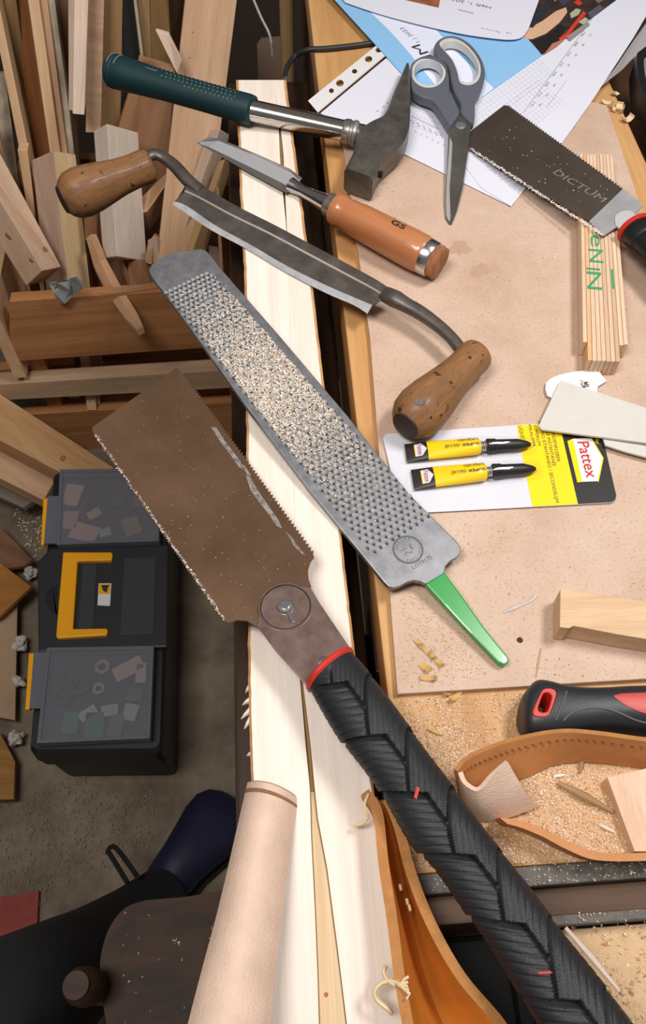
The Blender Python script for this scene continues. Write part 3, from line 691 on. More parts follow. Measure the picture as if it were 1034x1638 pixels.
# ================================================================== PERSON (leg and shoe at lower left), CHAIR
def person():
    root = thing('person', 'person in black trousers and a dark navy shoe standing beside the toolbox', 'person', Pz(300, 1400, 0))
    tr = plain('black_trousers', (20,20,23), .9, bump=.3, bscale=300, var=.15, vscale=60)
    sh = plain('navy_shoe', (24,26,56), .6, bump=.15, bscale=200)
    leg = [Pz(262,1432,.075), Pz(212,1472,.13), Pz(145,1528,.24), Pz(60,1592,.38), Pz(-60,1690,.50), Pz(-200,1820,.55)]
    tube('trouser_leg', leg, [.042,.047,.058,.070,.085,.09], tr, root, 24, sub=6)
    # shoe: rings from heel to toe, sole flat on the floor
    H, Tq = Pz(262,1440,0), Pz(352,1322,0); d = (Tq-H).normalized(); s = d.cross(Vector((0,0,1))); Ln = (Tq-H).length+.045
    rg = []
    for t, w, h in [(-.02,.018,.05),(.0,.030,.07),(.12,.036,.09),(.3,.038,.092),(.5,.046,.078),(.68,.054,.066),(.82,.054,.056),(.92,.045,.045),(.98,.028,.032),(1.0,.010,.02)]:
        c = H+d*(Ln*t); ring = []
        for k in range(20):
            a = 2*math.pi*k/20; x = math.cos(a); y = math.sin(a)
            ring.append(c+s*(w*x)+Vector((0,0,max(.014, h*.5+.012+h*.5*y))))
        rg.append(ring)
    rings('shoe', rg, sh, root, smooth=60, label='dark navy shoe')
    sole = []
    for t, w in [(-.02,.022),(0,.034),(.12,.040),(.3,.040),(.5,.048),(.68,.057),(.82,.057),(.92,.048),(.98,.031),(1.0,.012)]:
        c = H+d*(Ln*t); sole.append([c-s*w, c+s*w, c+s*w+Vector((0,0,.016)), c-s*w+Vector((0,0,.016))])
    rings('sole', sole, plain('shoe_sole', (26,26,32), .8), root, smooth=False)
    a, b = Pz(172,1362,.15), Pz(204,1412,.15)
    tube('pull_loop', [b, a+Vector((.004,-.004,0)), a, a+Vector((.012,.004,.002)), b+Vector((.016,.004,0))], .0035, tr, root, 8, sub=4)
person()
def chair():
    cw = wood('dark_chair_wood', (34,19,9), (70,43,25), rough=.6, sx=(14,40,40), spec=.3, coat=.0)
    Zs = .60; pl = hplane(Zs)
    root = thing('wooden_chair', 'dark brown wooden chair with rounded seat and turned post finial', 'chair', Pz(290, 1600, 0))
    pts = smoothpoly([(196,1800),(170,1640),(160,1560),(163,1520),(176,1482),(200,1452),(232,1440)], 4, False)
    pts = [tuple(p) for p in pts]+[(300,1434),(368,1422),(402,1416),(470,1800)]
    ngon('seat', pts, pl, .035, cw, root, bevel=.006)
    a = Pz(121,1576,.66); b = Vector((a.x, a.y, .60))
    lathe('finial', b, a, [(0,.008),(.1,.0135),(.5,.0150),(.75,.0142),(.9,.0122),(.93,.011),(.94,.0108),(1,.0102)], cw, root, 28)
    lathe('post', (a.x, a.y, 0), b, [(0,.0125),(1,.0125)], wood('worn_post_wood', (96,70,54),(120,92,74)), root, 20, label='worn paler post')
    abox('rail', (min(a.x, pl.hit(170,1560).x)-.002, a.y-.01, .56), (pl.hit(200,1560).x, a.y+.01, .59), cw, root, .001)
    for x, y in ((240,1480),(260,1760),(420,1760),(380,1470)):
        p = Pz(x, y, Zs-.035); lathe('leg', (p.x, p.y, 0), (p.x, p.y, Zs-.034), [(0,.013),(.5,.016),(1,.018)], cw, root, 14)
    chips('wood_chip', [pl.hit(283+R.uniform(-4,5), 1509+R.uniform(-7,5))+Vector((0,0,.0005)) for _ in range(10)]+[pl.hit(R.uniform(180,380), R.uniform(1450,1638))+Vector((0,0,.0004)) for _ in range(24)], SAWD[:2], None, s=(.0005,.0016), seed=9, label='few pale wood chips on the dark brown chair seat', cat='wood chips')
chair()

# ================================================================== LEATHER at the lower edge
def leather_grid(name, secs, mat, parent, th=.0028, sub=5):
    """open sheet from cross-sections (each a list of world points), given thickness"""
    m = len(secs[0]); cols = [smoothpoly([s[j] for s in secs], sub, False) for j in range(m)]
    rows = [[c[i] for c in cols] for i in range(len(cols[0]))]
    rows = [smoothpoly(r_, 4, False) for r_ in rows]; n = len(rows[0]); k = len(rows)
    vs = [v for r_ in rows for v in r_]
    fs = [(i*n+j, i*n+j+1, (i+1)*n+j+1, (i+1)*n+j) for i in range(k-1) for j in range(n-1)]
    me = bpy.data.meshes.new(name); me.from_pydata(vs, [], fs); bm = bmesh.new(); bm.from_mesh(me)
    bmesh.ops.recalc_face_normals(bm, faces=bm.faces); bm.normal_update()
    if sum(f.normal.z for f in bm.faces) < 0: bmesh.ops.reverse_faces(bm, faces=bm.faces)
    bm.normal_update(); nn = [v.normal.copy() for v in bm.verts]; bm.free(); bpy.data.meshes.remove(me)
    lo = [v-q*th for v, q in zip(vs, nn)]; N0 = len(vs)
    fs2 = [tuple(N0+q for q in reversed(f)) for f in fs]; rim = []
    bd = [j for j in range(n)]+[i*n+n-1 for i in range(1, k)]+[(k-1)*n+j for j in range(n-2, -1, -1)]+[i*n for i in range(k-2, 0, -1)]
    for i in range(len(bd)):
        a, b = bd[i], bd[(i+1) % len(bd)]; rim.append((a, b, N0+b, N0+a))
    return link(name, vs+lo, fs+fs2+rim, mat if isinstance(mat, list) else [mat], parent, Matrix.Translation(vs[0]), smooth=50, fmat=([0]*len(fs)+[1 if isinstance(mat, list) else 0]*(len(fs2)+len(rim))))
SUEDE = plain('pale_suede', (218,190,170), .95, spec=.15, bump=.35, bscale=900, var=.10, vscale=40)
SUEDE_B = plain('brown_suede_edge', (150,112,86), .95, spec=.15, bump=.3, bscale=900, var=.2, vscale=90)
LEA = plain('orange_leather', (198,122,46), .5, spec=.35, bump=.12, bscale=500, var=.22, vscale=22)
LEAE = plain('leather_cut_edge', (178,124,74), .9, spec=.2, bump=.3, bscale=800, var=.15, vscale=120)
root = thing('suede_pad', 'pale suede leather strip curved over the near end of the stave', 'leather', Pz(380, 1600, ZS))
secs = []
for (xl, yl), (xr, yr), z in [((396,1252),(478,1278),.891),((378,1330),(466,1345),.900),((350,1450),(452,1460),.909),((318,1570),(438,1580),.917),((285,1700),(428,1700),.925),((250,1850),(418,1850),.93)]:
    a, b = Pz(xl, yl, z-.008), Pz(xr, yr, z-.008); w = (b-a)
    secs.append([a+w*t+Vector((0,0,.017*math.sin(math.pi*t)**.8)) for t in (0,.12,.3,.5,.7,.88,1)])
leather_grid('strip', secs, SUEDE, root, .0032)
s0 = [v+Vector((0,.0012,-.0005)) for v in secs[0]]
leather_grid('end_band', [[v+Vector((0,.001,-.002)) for v in secs[0]], [v*.78+w*.22+Vector((0,0,.0008)) for v, w in zip(secs[0], secs[1])]], SUEDE_B, root, .0012, 2)

root = thing('leather_pouch', 'folded orange leather piece standing open between stave and saw handle', 'leather', Pz(640, 1500, ZT))
secs = []
for lt, vl, rt, zl, zv, zr in [((590,1262),(606,1280),(612,1282),.903,.893,.897),((612,1296),(624,1320),(629,1320),.906,.885,.900),((622,1380),(642,1405),(650,1398),.907,.872,.902),((636,1470),(664,1500),(682,1480),.909,.868,.903),((648,1560),(690,1590),(732,1568),.911,.866,.903),((664,1650),(722,1670),(806,1656),.913,.866,.901),((690,1780),(760,1790),(880,1780),.915,.866,.899)]:
    a, b, c = Pz(*lt, zl), Pz(*vl, zv), Pz(*rt, zr)
    secs.append([a, a*.6+b*.4+Vector((-.001,0,-.004)), b, b*.45+c*.55+Vector((.001,0,-.003)), c])
leather_grid('fold', secs, [LEA, LEAE], root, .0058)
th = plain('waxed_thread', (222,200,160), .9)
def Z_(pts): return [Pz(*p) for p in pts]
tube('thread', Z_([(590,1270,.905),(584,1285,.904),(585,1300,.902),(589,1306,.900),(582,1316,.897),(572,1320,.894),(567,1320,.892)]), .0009, th, root, 6, sub=4)
tube('thread', Z_([(627,1622,.898),(622,1615,.9),(604,1600,.901),(600,1585,.903),(612,1572,.905),(630,1570,.908),(640,1575,.912)]), .0013, th, root, 6, sub=4)
tube('thread', Z_([(618,1545,.9),(614,1555,.902),(620,1568,.906),(632,1576,.910)]), .0011, th, root, 6, sub=4)
for k in range(5):
    tube('thread_end', Z_([(640,1576,.912),(648+k*2,1566+k*6,.914),(654-k,1562+k*9,.914)]), .0008, th, root, 5)
for x, y in ((640,1415),(651,1438),(655,1448)):
    tube('stitch', Z_([(x,y,.892),(x+2,y+9,.893)]), .0009, th, root, 6)

# belt-like leather loop at the right
def strap():
    root = thing('leather_strap', 'stitched tan leather strap looped on edge on the dusty bench', 'strap', Pz(850, 1250, ZT))
    L2 = plain('tan_leather', (192,130,78), .55, spec=.3, bump=.1, bscale=500, var=.12, vscale=30)
    top = [(1090,1186),(1034,1186),(960,1176),(900,1172),(835,1182),(785,1198),(748,1216),(733,1234)]
    bot = [(1090,1234),(1034,1230),(950,1220),(890,1224),(845,1243),(806,1254),(768,1268),(738,1282)]
    secs = [[Pz(*t, ZT+.029), (Pz(*t, ZT+.029)+Pz(*b, ZT+.002))/2, Pz(*b, ZT+.002)] for t, b in zip(top, bot)]
    bm_ = leather_grid('band', secs, [L2, LEAE], root, .0032)
    # stitches along the top hem
    tp = smoothpoly(top, 10, False); bt = smoothpoly(bot, 10, False)
    st = plain('brown_stitch', (110,64,30), .8)
    for i in range(3, len(tp)-4, 2):
        a = [Pz(*(Vector(tp[j])*.84+Vector(bt[j])*.16), ZT+.0255)+Vector((0,-.0016,.0006)) for j in (i, i+1)]
        tube('stitch', [a[0], a[0]*.3+a[1]*.7], .0005, st, root, 5)
    # twisted end, flesh side out
    tt = [(733,1236,.029),(742,1254,.030),(766,1265,.031),(790,1240,.035),(813,1219,.037)]
    bb = [(738,1284,.002),(752,1306,.0015),(776,1314,.002),(816,1308,.004),(859,1291,.010)]
    secs = [[Pz(t[0],t[1],ZT+t[2]), (Pz(t[0],t[1],ZT+t[2])+Pz(b[0],b[1],ZT+b[2]))/2+Vector((0,-.002,0)), Pz(b[0],b[1],ZT+b[2])] for t, b in zip(tt, bb)]
    o = leather_grid('turned_end', secs, SUEDE, root, .003); o['label'] = 'pale suede turned end'
    # lower strand
    top = [(800,1308),(830,1312),(870,1326),(915,1348),(960,1363),(1034,1364),(1090,1358)]
    bot = [(812,1318),(834,1324),(868,1338),(910,1360),(956,1376),(1034,1377),(1090,1371)]
    secs = [[Pz(*t, ZT+.020), Pz(*b, ZT+.020)] for t, b in zip(top, bot)]
    m = len(secs); rg = []
    for a, b in secs: rg.append([a, b, Vector((b.x, b.y+.003, ZT+.001)), Vector((a.x, a.y+.003, ZT+.001))])
    rr = []
    for j in range(4): rr.append(smoothpoly([g[j] for g in rg], 5, False))
    rings('lower_band', [[rr[j][i] for j in range(4)] for i in range(len(rr[0]))], [L2][0], root, smooth=40)
strap()

# ================================================================== LARGE DOUBLE-EDGED PULL SAW
def metal_stained(name, c1, c2, rough, metal, scale, r2=None, streak=None):
    m, N, L, b = nmat(name); tc = N.new('ShaderNodeTexCoord')
    n = N.new('ShaderNodeTexNoise'); n.inputs['Scale'].default_value = scale; n.inputs['Detail'].default_value = 7; n.inputs['Roughness'].default_value = .62
    src = tc.outputs['Object']
    if streak:
        mp = N.new('ShaderNodeMapping'); mp.inputs['Scale'].default_value = streak; L.new(src, mp.inputs[0]); src = mp.outputs[0]
    L.new(src, n.inputs['Vector'])
    r = N.new('ShaderNodeValToRGB'); r.color_ramp.elements[0].position = .32; r.color_ramp.elements[1].position = .7
    r.color_ramp.elements[0].color = (*lin(c1), 1); r.color_ramp.elements[1].color = (*lin(c2), 1)
    L.new(n.outputs[0], r.inputs[0]); L.new(r.outputs[0], b.inputs['Base Color'])
    b.inputs['Metallic'].default_value = metal*.72
    mr = N.new('ShaderNodeMapRange'); mr.inputs['To Min'].default_value = rough*.75; mr.inputs['To Max'].default_value = rough*1.25
    L.new(n.outputs[0], mr.inputs['Value']); L.new(mr.outputs[0], b.inputs['Roughness'])
    return m
def ryoba():
    pl = lplane((218,638), .888, (455,975), .906)
    root = thing('pull_saw', 'large double-edged pull saw with brown blade and black patterned grip', 'saw', pl.hit(455, 975))
    BL = metal_stained('brown_reflection_steel', (108,82,62), (128,100,78), .36, .8, 14)  # brown reflection of the surroundings is painted into the blade colour
    PLT = metal_stained('plate_reflection_steel', (120,96,88), (150,128,120), .33, .8, 60)  # reddish-brown reflection painted into the plate colour
    uv = lambda x, y: Vector(pl.uv(x, y))
    mid = (uv(291,597)+uv(360,994))/2
    right = zigzag(uv(291,597), uv(501,887), 62, .0021, mid, .25)   # toothed right edge
    left = zigzag(uv(360,994), uv(150,692), 74, .0014, mid, .75)
    heel_r = [uv(*p) for p in [(503,891),(497,899),(493,912),(494,926),(498,938)]]
    heel_l = [uv(*p) for p in [(424,998),(411,1003),(395,993),(378,992),(366,997)]]
    out = [uv(283,588)]+right+heel_r+[uv(470,985)]+heel_l+left+[uv(147,684)]
    ngon('blade', out, pl, .0011, BL, root, uv=True, label='blade toothed on both edges, coloured with a brown reflection')
    # bright worn patches along the right edge
    wear = metal_stained('worn_bare_steel', (120,108,98), (205,200,196), .3, .7, 260)
    for q, pts in enumerate([[(338,683),(346,684),(360,705),(372,722),(384,738),(390,752),(383,747),(368,728),(352,706)],[(393,760),(402,764),(410,781),(424,800),(434,816),(446,832),(452,845),(444,842),(432,824),(415,803),(402,785)],[(456,850),(466,858),(478,876),(490,888),(483,887),(470,874)],[(386,742),(392,746),(402,763),(396,760)]]):
        ngon('worn_patch', [uv(*p)+Vector((R.uniform(-.0004,.0004),R.uniform(-.0004,.0004))) for p in pts], pl, .0002, wear, root, top=.00016, uv=True)
    # clamp plate with round washer, rivet and collar
    plate = [(421,958),(437,943),(460,936),(484,939),(498,942),(512,966),(566,1046),(495,1102),(440,1040),(412,1002)]
    plo = ngon('clamp_plate', plate, pl, .0022, PLT, root, bevel=.0004, top=.0012, label='steel clamp plate coloured with a brown reflection')
    c = pl.hit(457, 972)
    groove = plain('groove_dark', (70,52,46), .4, .6)
    def ring(name, c, r0, r1, h, mat, par):
        rg = []
        for a in [2*math.pi*k/48 for k in range(48)]:
            d = pl.u*math.cos(a)+pl.v*math.sin(a)
            rg.append([c+d*r0+pl.n*.0011, c+d*r0+pl.n*h, c+d*r1+pl.n*h, c+d*r1+pl.n*.0011])
        return rings(name, rg+[rg[0]], mat, par, pl.mat(), cap=False, smooth=40)
    ring('washer_rim', c, .0172, .0180, .0017, plain('rim_steel', (170,160,155), .3, .9), plo)
    ring('washer_groove', c, .0163, .0172, .00135, groove, plo)
    sc = lathe('screw', c+pl.n*.001, c+pl.n*.0042, [(0,.0056),(.4,.0056),(.7,.005),(.75,.003),(1,.003)], STEEL, plo, 24, label='bright steel screw')
    d = (pl.hit(466,990)-c).normalized()
    box8('screw_slot', [c+d*.004+pl.v*s*.001+pl.n*z for s, z in ((-1,.0014),(1,.0014),(1,.0026),(-1,.0026))], [c+d*.0115+pl.u*.002+pl.v*s*.001+pl.n*z for s, z in ((-1,.0014),(1,.0014),(1,.0026),(-1,.0026))], STEEL, plo, .0002)
    c2 = pl.hit(518, 1060); lathe('rivet', c2+pl.n*.0008, c2+pl.n*.0022, [(0,.0036),(.6,.0036),(1,.002)], STEEL, plo, 20)
    # handle
    prs = [((493,1100),(563,1043)),((540,1178),(618,1112)),((600,1255),(684,1204)),((655,1347),(748,1290)),((696,1392),(785,1340)),((745,1460),(840,1410)),((800,1540),(893,1482)),((860,1638),(956,1562)),((930,1740),(1032,1664)),((1010,1850),(1115,1780))]
    Ls = [pl.hit(*a) for a, b in prs]; Rs = [pl.hit(*b) for a, b in prs]
    Ls = smoothpoly(Ls, 84, False); Rs = smoothpoly(Rs, 84, False)
    seg = 128; rg = []; s = 0; per, cR, cL = .040, .030, .013
    def band(t, e):
        """height over one band: t 0..1 across it, e 0..1 towards its cut end"""
        h = .0007*t
        if t < .11: h -= .0026*(1-t/.11)
        q = (t*7) % 1.0
        if .12 < t < .97 and q < .26: h -= .0006*math.sin(math.pi*q/.26)
        if e < .30: h -= .0022*(1-e/.30)
        return h
    for i in range(len(Ls)):
        cc = (Ls[i]+Rs[i])/2; hw = (Rs[i]-Ls[i]).length/2; w = (Rs[i]-Ls[i]).normalized()
        if i: s += (cc-(Ls[i-1]+Rs[i-1])/2).length
        ring_ = []; ht = hw*.80
        for k in range(seg):
            a = 2*math.pi*k/seg; x = math.cos(a-.38)
            fR = (s-cR*(1-x)+.5)/per; fL = (s-cL*(1+x)+.5)/per-.5
            nR, nL = 2*math.floor(fR), 2*math.floor(fL)+1
            cov, cov2 = (x+.42)/.42, (.42-x)/.42
            if cov > 0 and (cov2 <= 0 or nR > nL): h = band(fR-math.floor(fR), cov)
            else: h = band(fL-math.floor(fL), cov2)
            h *= min(1, max(0, (s-.003)/.006))
            ring_.append(cc+w*((hw+h-.0004)*math.cos(a))+pl.n*((ht+h-.0004)*math.sin(a)))
        rg.append(ring_)
    rings('grip', rg, RUBB, root, Matrix.Translation(rg[0][0]) @ axes(rg[-1][0]-rg[0][0]), smooth=75, label='black rubber grip with braided relief')
    # red collar ring
    L0, R0 = Ls[0], Rs[0]; ax = ((Ls[5]+Rs[5])-(L0+R0)).normalized(); w = (R0-L0).normalized(); cc = (L0+R0)/2; hw = (R0-L0).length/2
    rg = [[cc+ax*o_+w*((hw*k_)*math.cos(a))+pl.n*((hw*.80*k_)*math.sin(a)) for a in [2*math.pi*q/48 for q in range(48)]] for o_, k_ in ((-.0022,.86),(-.0022,1.0),(-.001,1.06),(.001,1.06),(.0022,1.0),(.0022,.9))]
    rings('collar', rg, RED, root, smooth=35, label='orange red collar ring')
    for (x, y, dx, dy) in ((667,1268,2.5,-9),(872,1556,11,-1)):
        # small red inlays follow the top of the grip
        i = min(range(len(Ls)), key=lambda q: ((Ls[q]+Rs[q])/2-pl.hit(x, y)).length)
        top = (Ls[i]+Rs[i])/2; hh = (Rs[i]-Ls[i]).length/2*.80
        p2 = Plane(top+pl.n*(hh-.0002), pl.u, pl.n)
        P = [p2.hit(x-dx+ex, y-dy+ey) for ex, ey in ((-2.5,-2),(2.5,2))]+[p2.hit(x+dx+ex, y+dy+ey) for ex, ey in ((2.5,2),(-2.5,-2))]
        box8('inlay', [P[0]-pl.n*.002, P[1]-pl.n*.002, P[1]+pl.n*.0004, P[0]+pl.n*.0004], [P[3]-pl.n*.002, P[2]-pl.n*.002, P[2]+pl.n*.0004, P[3]+pl.n*.0004], RED, root, .0003, label='small red inlay')
    pts = scatter([(290,600),(500,890),(450,960),(420,990),(360,990),(155,690)], 130, 21)
    chips('dust_specks', [pl.hit(*p) for p in pts], SAWD[:1], root, s=(.0002,.0005), seed=2)
    # dust caught in the teeth of the left edge
    L_ = [(151+ (358-151)*t+R.uniform(-1.5,3), 694+(990-694)*t+R.uniform(-2,2)) for t in [R.random() for _ in range(420)]]
    chips('tooth_dust', [pl.hit(*p) for p in L_], [SAWD[0], WHITE], root, s=(.0003,.0008), seed=3)
ryoba()

# ================================================================== RASP
def rasp():
    pl = lplane((290,420), .9135, (800,1050), .8772)
    root = thing('hoof_rasp', 'large steel rasp with green tang lying across the stave and hardboard', 'rasp', pl.hit(640, 860))
    ST = metal_stained('rasp_steel', (118,118,121), (144,144,148), .42, .85, 30, streak=(3,3,3))
    body = [(238,432),(242,424),(252,416),(268,408),(286,402),(304,399),(322,398),(330,401),(336,407),(353,429),(445,534),(558,667),(655,790),(733,868),(738,876),(737,884),(731,891),(720,897),(713,905),(711,916),(682,934),(674,930),(662,928),(651,931),(640,937),(630,940),(622,938),(614,930),(584,893),(496,785),(399,657),(322,549),(266,472),(243,443)]
    ngon('body', body, pl, .0052, ST, root, bevel=.0009)
    tang = [(681,934),(711,915),(738,951),(772,1000),(812,1050),(815,1056),(812,1062),(806,1064),(798,1060),(744,1003)]
    GRN = plain('green_dip', (34,150,62), .25, coat=.5)
    ngon('tang', tang, pl, .0058, GRN, root, bevel=.0016, top=.0003, label='green dipped tang')
    # teeth
    a0, a1 = pl.hit(300,452), pl.hit(637,852); U = (a1-a0); Ln = U.length; U.normalize(); V = pl.n.cross(U)
    def half(t):   # half width of the toothed zone
        x, y = 300+337*t, 452+400*t
        p = pl.hit(x, y); l = pl.hit(x-(34+16*t), y+(18+7*t)); return (p-l).length
    vs = []; fs = []; fm = []
    rows = 62
    for i in range(rows):
        t = i/(rows-1); c = a0+U*(Ln*t); hw = half(t); n = 10
        for j in range(n):
            o = -hw+2*hw*(j+(.5 if i % 2 else 0)+.1)/(n-.4)
            p = c+V*o+pl.n*.0001+U*R.uniform(-.0003,.0003); r = .0019; k = len(vs)
            vs += [p-U*r*1.3, p-U*r*.2+V*r, p+U*r*.9+V*r*.55, p+U*r*.9-V*r*.55, p-U*r*.2-V*r, p+U*r*.7+pl.n*.0026, p-U*r*.3+pl.n*.0012]
            fs += [(k,k+1,k+6),(k,k+6,k+4),(k+1,k+2,k+5,k+6),(k+4,k+6,k+5,k+3),(k+2,k+3,k+5)]; fm += [0]*5
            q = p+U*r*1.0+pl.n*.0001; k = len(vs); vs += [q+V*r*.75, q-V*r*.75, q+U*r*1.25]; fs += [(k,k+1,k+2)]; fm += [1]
    tt = link('teeth', vs, fs, [plain('tooth_steel', (214,214,216), .3, .45), plain('pit_shade', (46,46,48), .7, .3)], root, pl.mat(), fmat=fm); tt['kind'] = 'stuff'  # pale teeth and dark pit triangles carry painted glint and shade
    # shavings packed between the teeth in the middle
    def dens(x, y):
        t = ((x-300)*337+(y-452)*400)/(337**2+400**2)
        return max(0, math.exp(-((t-.39)/.25)**2) if t > .10 else .15*max(0, t/.1))
    zone = [(345,440),(430,538),(548,676),(640,785),(590,850),(500,765),(410,652),(330,546),(276,468)]
    pts = scatter(zone, 9000, 31, dens)
    chips('packed_shavings', [pl.hit(*p) for p in pts], [plain('rasp_dust_white', (236,230,220), .9), plain('rasp_dust_cream', (232,218,200), .9), plain('rasp_dust_pale', (222,208,190), .9), plain('rasp_dust_tan', (214,184,156), .9)], root, s=(.0004,.0012), seed=7, lift=.9)
    # etched mark and number
    IN = plain('etched_grey', (92,92,98), .6, .4)
    c = pl.hit(653, 879); uu = (pl.hit(690,862)-pl.hit(630,897)).normalized(); vv = pl.n.cross(uu)
    r1, r0 = .0113, .0100
    rg = [[c+(uu*math.cos(a)+vv*math.sin(a))*r+pl.n*h for r, h in ((r0,.0),(r0,.00025),(r1,.00025),(r1,.0))] for a in [2*math.pi*k/48 for k in range(49)]]
    mk = rings('maker_mark', rg, IN, root, pl.mat(), cap=False, smooth=False)
    def arc(word, a0, a1, rr, h, flip):
        for k, ch in enumerate(word):
            a = math.radians(a0+(a1-a0)*(k+.5)/len(word)); rad = uu*math.cos(a)+vv*math.sin(a); tan_ = Vector(rad).cross(pl.n)*(1 if not flip else -1)
            wd = h*(.62 if ch not in 'I1' else .25)
            if ch == ' ': continue
            m = c+rad*rr - (rad*h*.5 if not flip else -rad*h*.5)
            text(ch, pl, None, None, IN, root, lift=.00012, height=h, frame3=(m-tan_*wd/2, m+tan_*wd/2, pl.n))
    arc('HELLER', 150, 40, .0085, .0022, False)
    arc('SINCE 1836', 225, 345, .0085, .0018, True)
    # standing horse inside the ring
    hs = [(-5.2,-2.2),(-3.6,-1.2),(-3.0,.4),(-4.6,1.4),(-5.6,2.8),(-4.4,2.9),(-2.6,2.2),(.6,2.0),(2.6,2.6),(4.0,4.0),(5.2,3.4),(4.6,2.2),(3.4,1.4),(2.8,0),(4.4,-2.0),(3.6,-2.4),(1.8,-.4),(-1.0,-.4),(-2.4,-2.8),(-3.2,-2.8),(-2.4,-.6),(-3.2,-1.6),(-4.8,-3)]
    for (ax_, ay_), (bx_, by_) in [((-5,1.6),(0,1.2)),((-3,-.6),(1.2,-3.6)),((-5,-2.6),(-2.6,-1.4)),((2.4,.8),(3.6,-2.2)),((3.4,3.4),(4.4,1.6)),((1.2,-3.6),(1.6,-2.0)),((2.6,2.6),(3.6,-.4))]:
        p, q = c+(uu*ax_+vv*ay_)*.001, c+(uu*bx_+vv*by_)*.001; s = (q-p).normalized().cross(pl.n)*.00022
        link('engraved_line', [p-s, p+s, q+s, q-s, p-s+pl.n*.0002, p+s+pl.n*.0002, q+s+pl.n*.0002, q-s+pl.n*.0002], BOXF, IN, root)
    text('LOT9175', pl, (662,911), (692,893), IN, root, lift=.00015)
rasp()

# ================================================================== HAMMER
def hammer():
    root = thing('roofing_hammer', 'hammer with dark green rubber grip, chrome shaft and forged grey head', 'hammer', Pz(600, 250, ZB))
    FE = metal_stained('forged_steel', (92,88,82), (122,117,110), .42, .85, 60)
    S = [((551,268),(597,284),.899,.0006),((560,250),(607,262),.899,.0006),((566,237),(622,245),.899,.001),((572,208),(641,228),.899,.002),((578,200),(650,215),.8985,.003),((592,192),(656,196),.898,.004),((610,184),(657,180),.897,.006),((622,165),(657.5,163),.896,.008),((631,142),(657.5,141),.895,.010),((640,121),(657,119),.8935,.013),((647,106),(656,104),.891,.015),((650,101),(655,100),.889,.016)]
    rg = []
    for l, r, z, lift in S:
        a, b = Pz(*l, z), Pz(*r, z); w = (b-a); lo = ZB+.0018+lift*.5; ch = min(.22, .004/w.length)
        up_ = Vector((0,0,1)); e = min(.004, (z-lo)*.3)
        rg.append([a-up_*e, a+w*ch, b-w*ch, b-up_*e, Vector((b.x,b.y,lo+e*.6)), Vector((b.x,b.y,lo))-w*ch*.6, Vector((a.x,a.y,lo))+w*ch*.6, Vector((a.x,a.y,lo+e*.6))])
    rgs = [smoothpoly([g[j] for g in rg], 3, False) for j in range(8)]
    rings('head', [[rgs[j][i] for j in range(8)] for i in range(len(rgs[0]))], FE, root, Matrix.Translation(rg[0][0]) @ axes(rg[-1][0]-rg[0][0]), smooth=32, label='forged head with square face and pointed pein')
    A = Pz(590, 218, .887); B = Pz(404, 177, .902); C = Pz(176, 112, .905)
    d = (B-A).normalized()
    chrome = plain('chrome', (200,196,192), .16, 1, var=.06, vscale=40)
    lathe('shaft', A, B+d*.01, [(0,.0105),(1,.0108)], chrome, root, 32, label='chrome tube shaft')
    co = A+d*.012
    lathe('ferrule', co, co+d*.016, [(0,.0116),(.1,.0128),(.3,.0128),(.36,.0116),(.5,.0116),(.56,.0126),(.85,.0122),(1,.011)], metal_stained('ferrule_steel', (110,106,100), (170,166,160), .35, .9, 120), root, 28)
    GRNR = plain('dark_green_rubber', (14,46,50), .55, spec=.4, bump=.1, bscale=600)
    g = lathe('grip', B, C, [(-.01,.0118),(0,.0145),(.03,.0152),(.3,.0146),(.6,.0150),(.85,.0168),(.93,.0175),(.95,.0168),(.955,.0176),(.985,.0172),(1.0,.0150),(1.005,.011)], GRNR, root, 40, label='dark green rubber grip')
    # raised pale dots along the upper side
    DT = plain('pale_dots', (120,140,132), .6)
    ax = (C-B); s = ax.normalized().cross(Vector((0,0,1))).normalized(); w = s.cross(ax.normalized())
    vs = []; fs = []
    if w.z < 0: w = -w
    for row, ang in ((0,100),(1,80),(2,62),(3,46)):
        for k in range(26 if row < 3 else 12):
            t = .10+.76*k/26+(.008 if row % 2 else 0)
            if row in (1,2) and .60 < t < .84: continue
            if row == 0 and t > .90: continue
            rr = .0149+.0012*max(0,(t-.5))*2; a = math.radians(ang+8)
            nrm = -s*math.cos(a)*-1*-1+w*math.sin(a); nrm.normalize()
            p = B+ax*t+nrm*rr; q = ax.normalized(); e = q.cross(nrm); k0 = len(vs); r = .0009
            vs += [p+q*r, p+e*r, p-q*r, p-e*r, p+nrm*.0006]
            fs += [(k0,k0+1,k0+4),(k0+1,k0+2,k0+4),(k0+2,k0+3,k0+4),(k0+3,k0,k0+4)]
    o = link('grip_dots', vs, fs, DT, root, Matrix.Translation(B)); o['kind'] = 'stuff'
    q = ax.normalized()
    for tt in (.925,.975):
        pts = []
        for a in range(60, 131, 10):
            nrm = s*math.cos(math.radians(a))*-1+w*math.sin(math.radians(a)); pts.append(B+ax*tt+nrm*.0174)
        tube('grip_groove', pts, .0005, DT, root, 6)
    pts = [B+ax*t+(-s*math.cos(math.radians(a))+w*math.sin(math.radians(a)))*.0155 for t, a in ((.80,72),(.815,66),(.835,70),(.84,80),(.82,86),(.76,86),(.70,85),(.64,84))]
    tube('grip_emblem', pts, .0004, DT, root, 6, sub=3)
    # dark hole in the side of the head
    e0, e1 = Pz(597,284,.899), Pz(622,245,.899); nr = (e1-e0).normalized().cross(Vector((0,0,1))); m = e0*.42+e1*.58-Vector((0,0,.013))
    if nr.x < 0: nr = -nr
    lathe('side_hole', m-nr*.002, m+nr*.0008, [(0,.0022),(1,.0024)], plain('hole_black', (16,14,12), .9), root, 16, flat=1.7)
    return root
hammer()

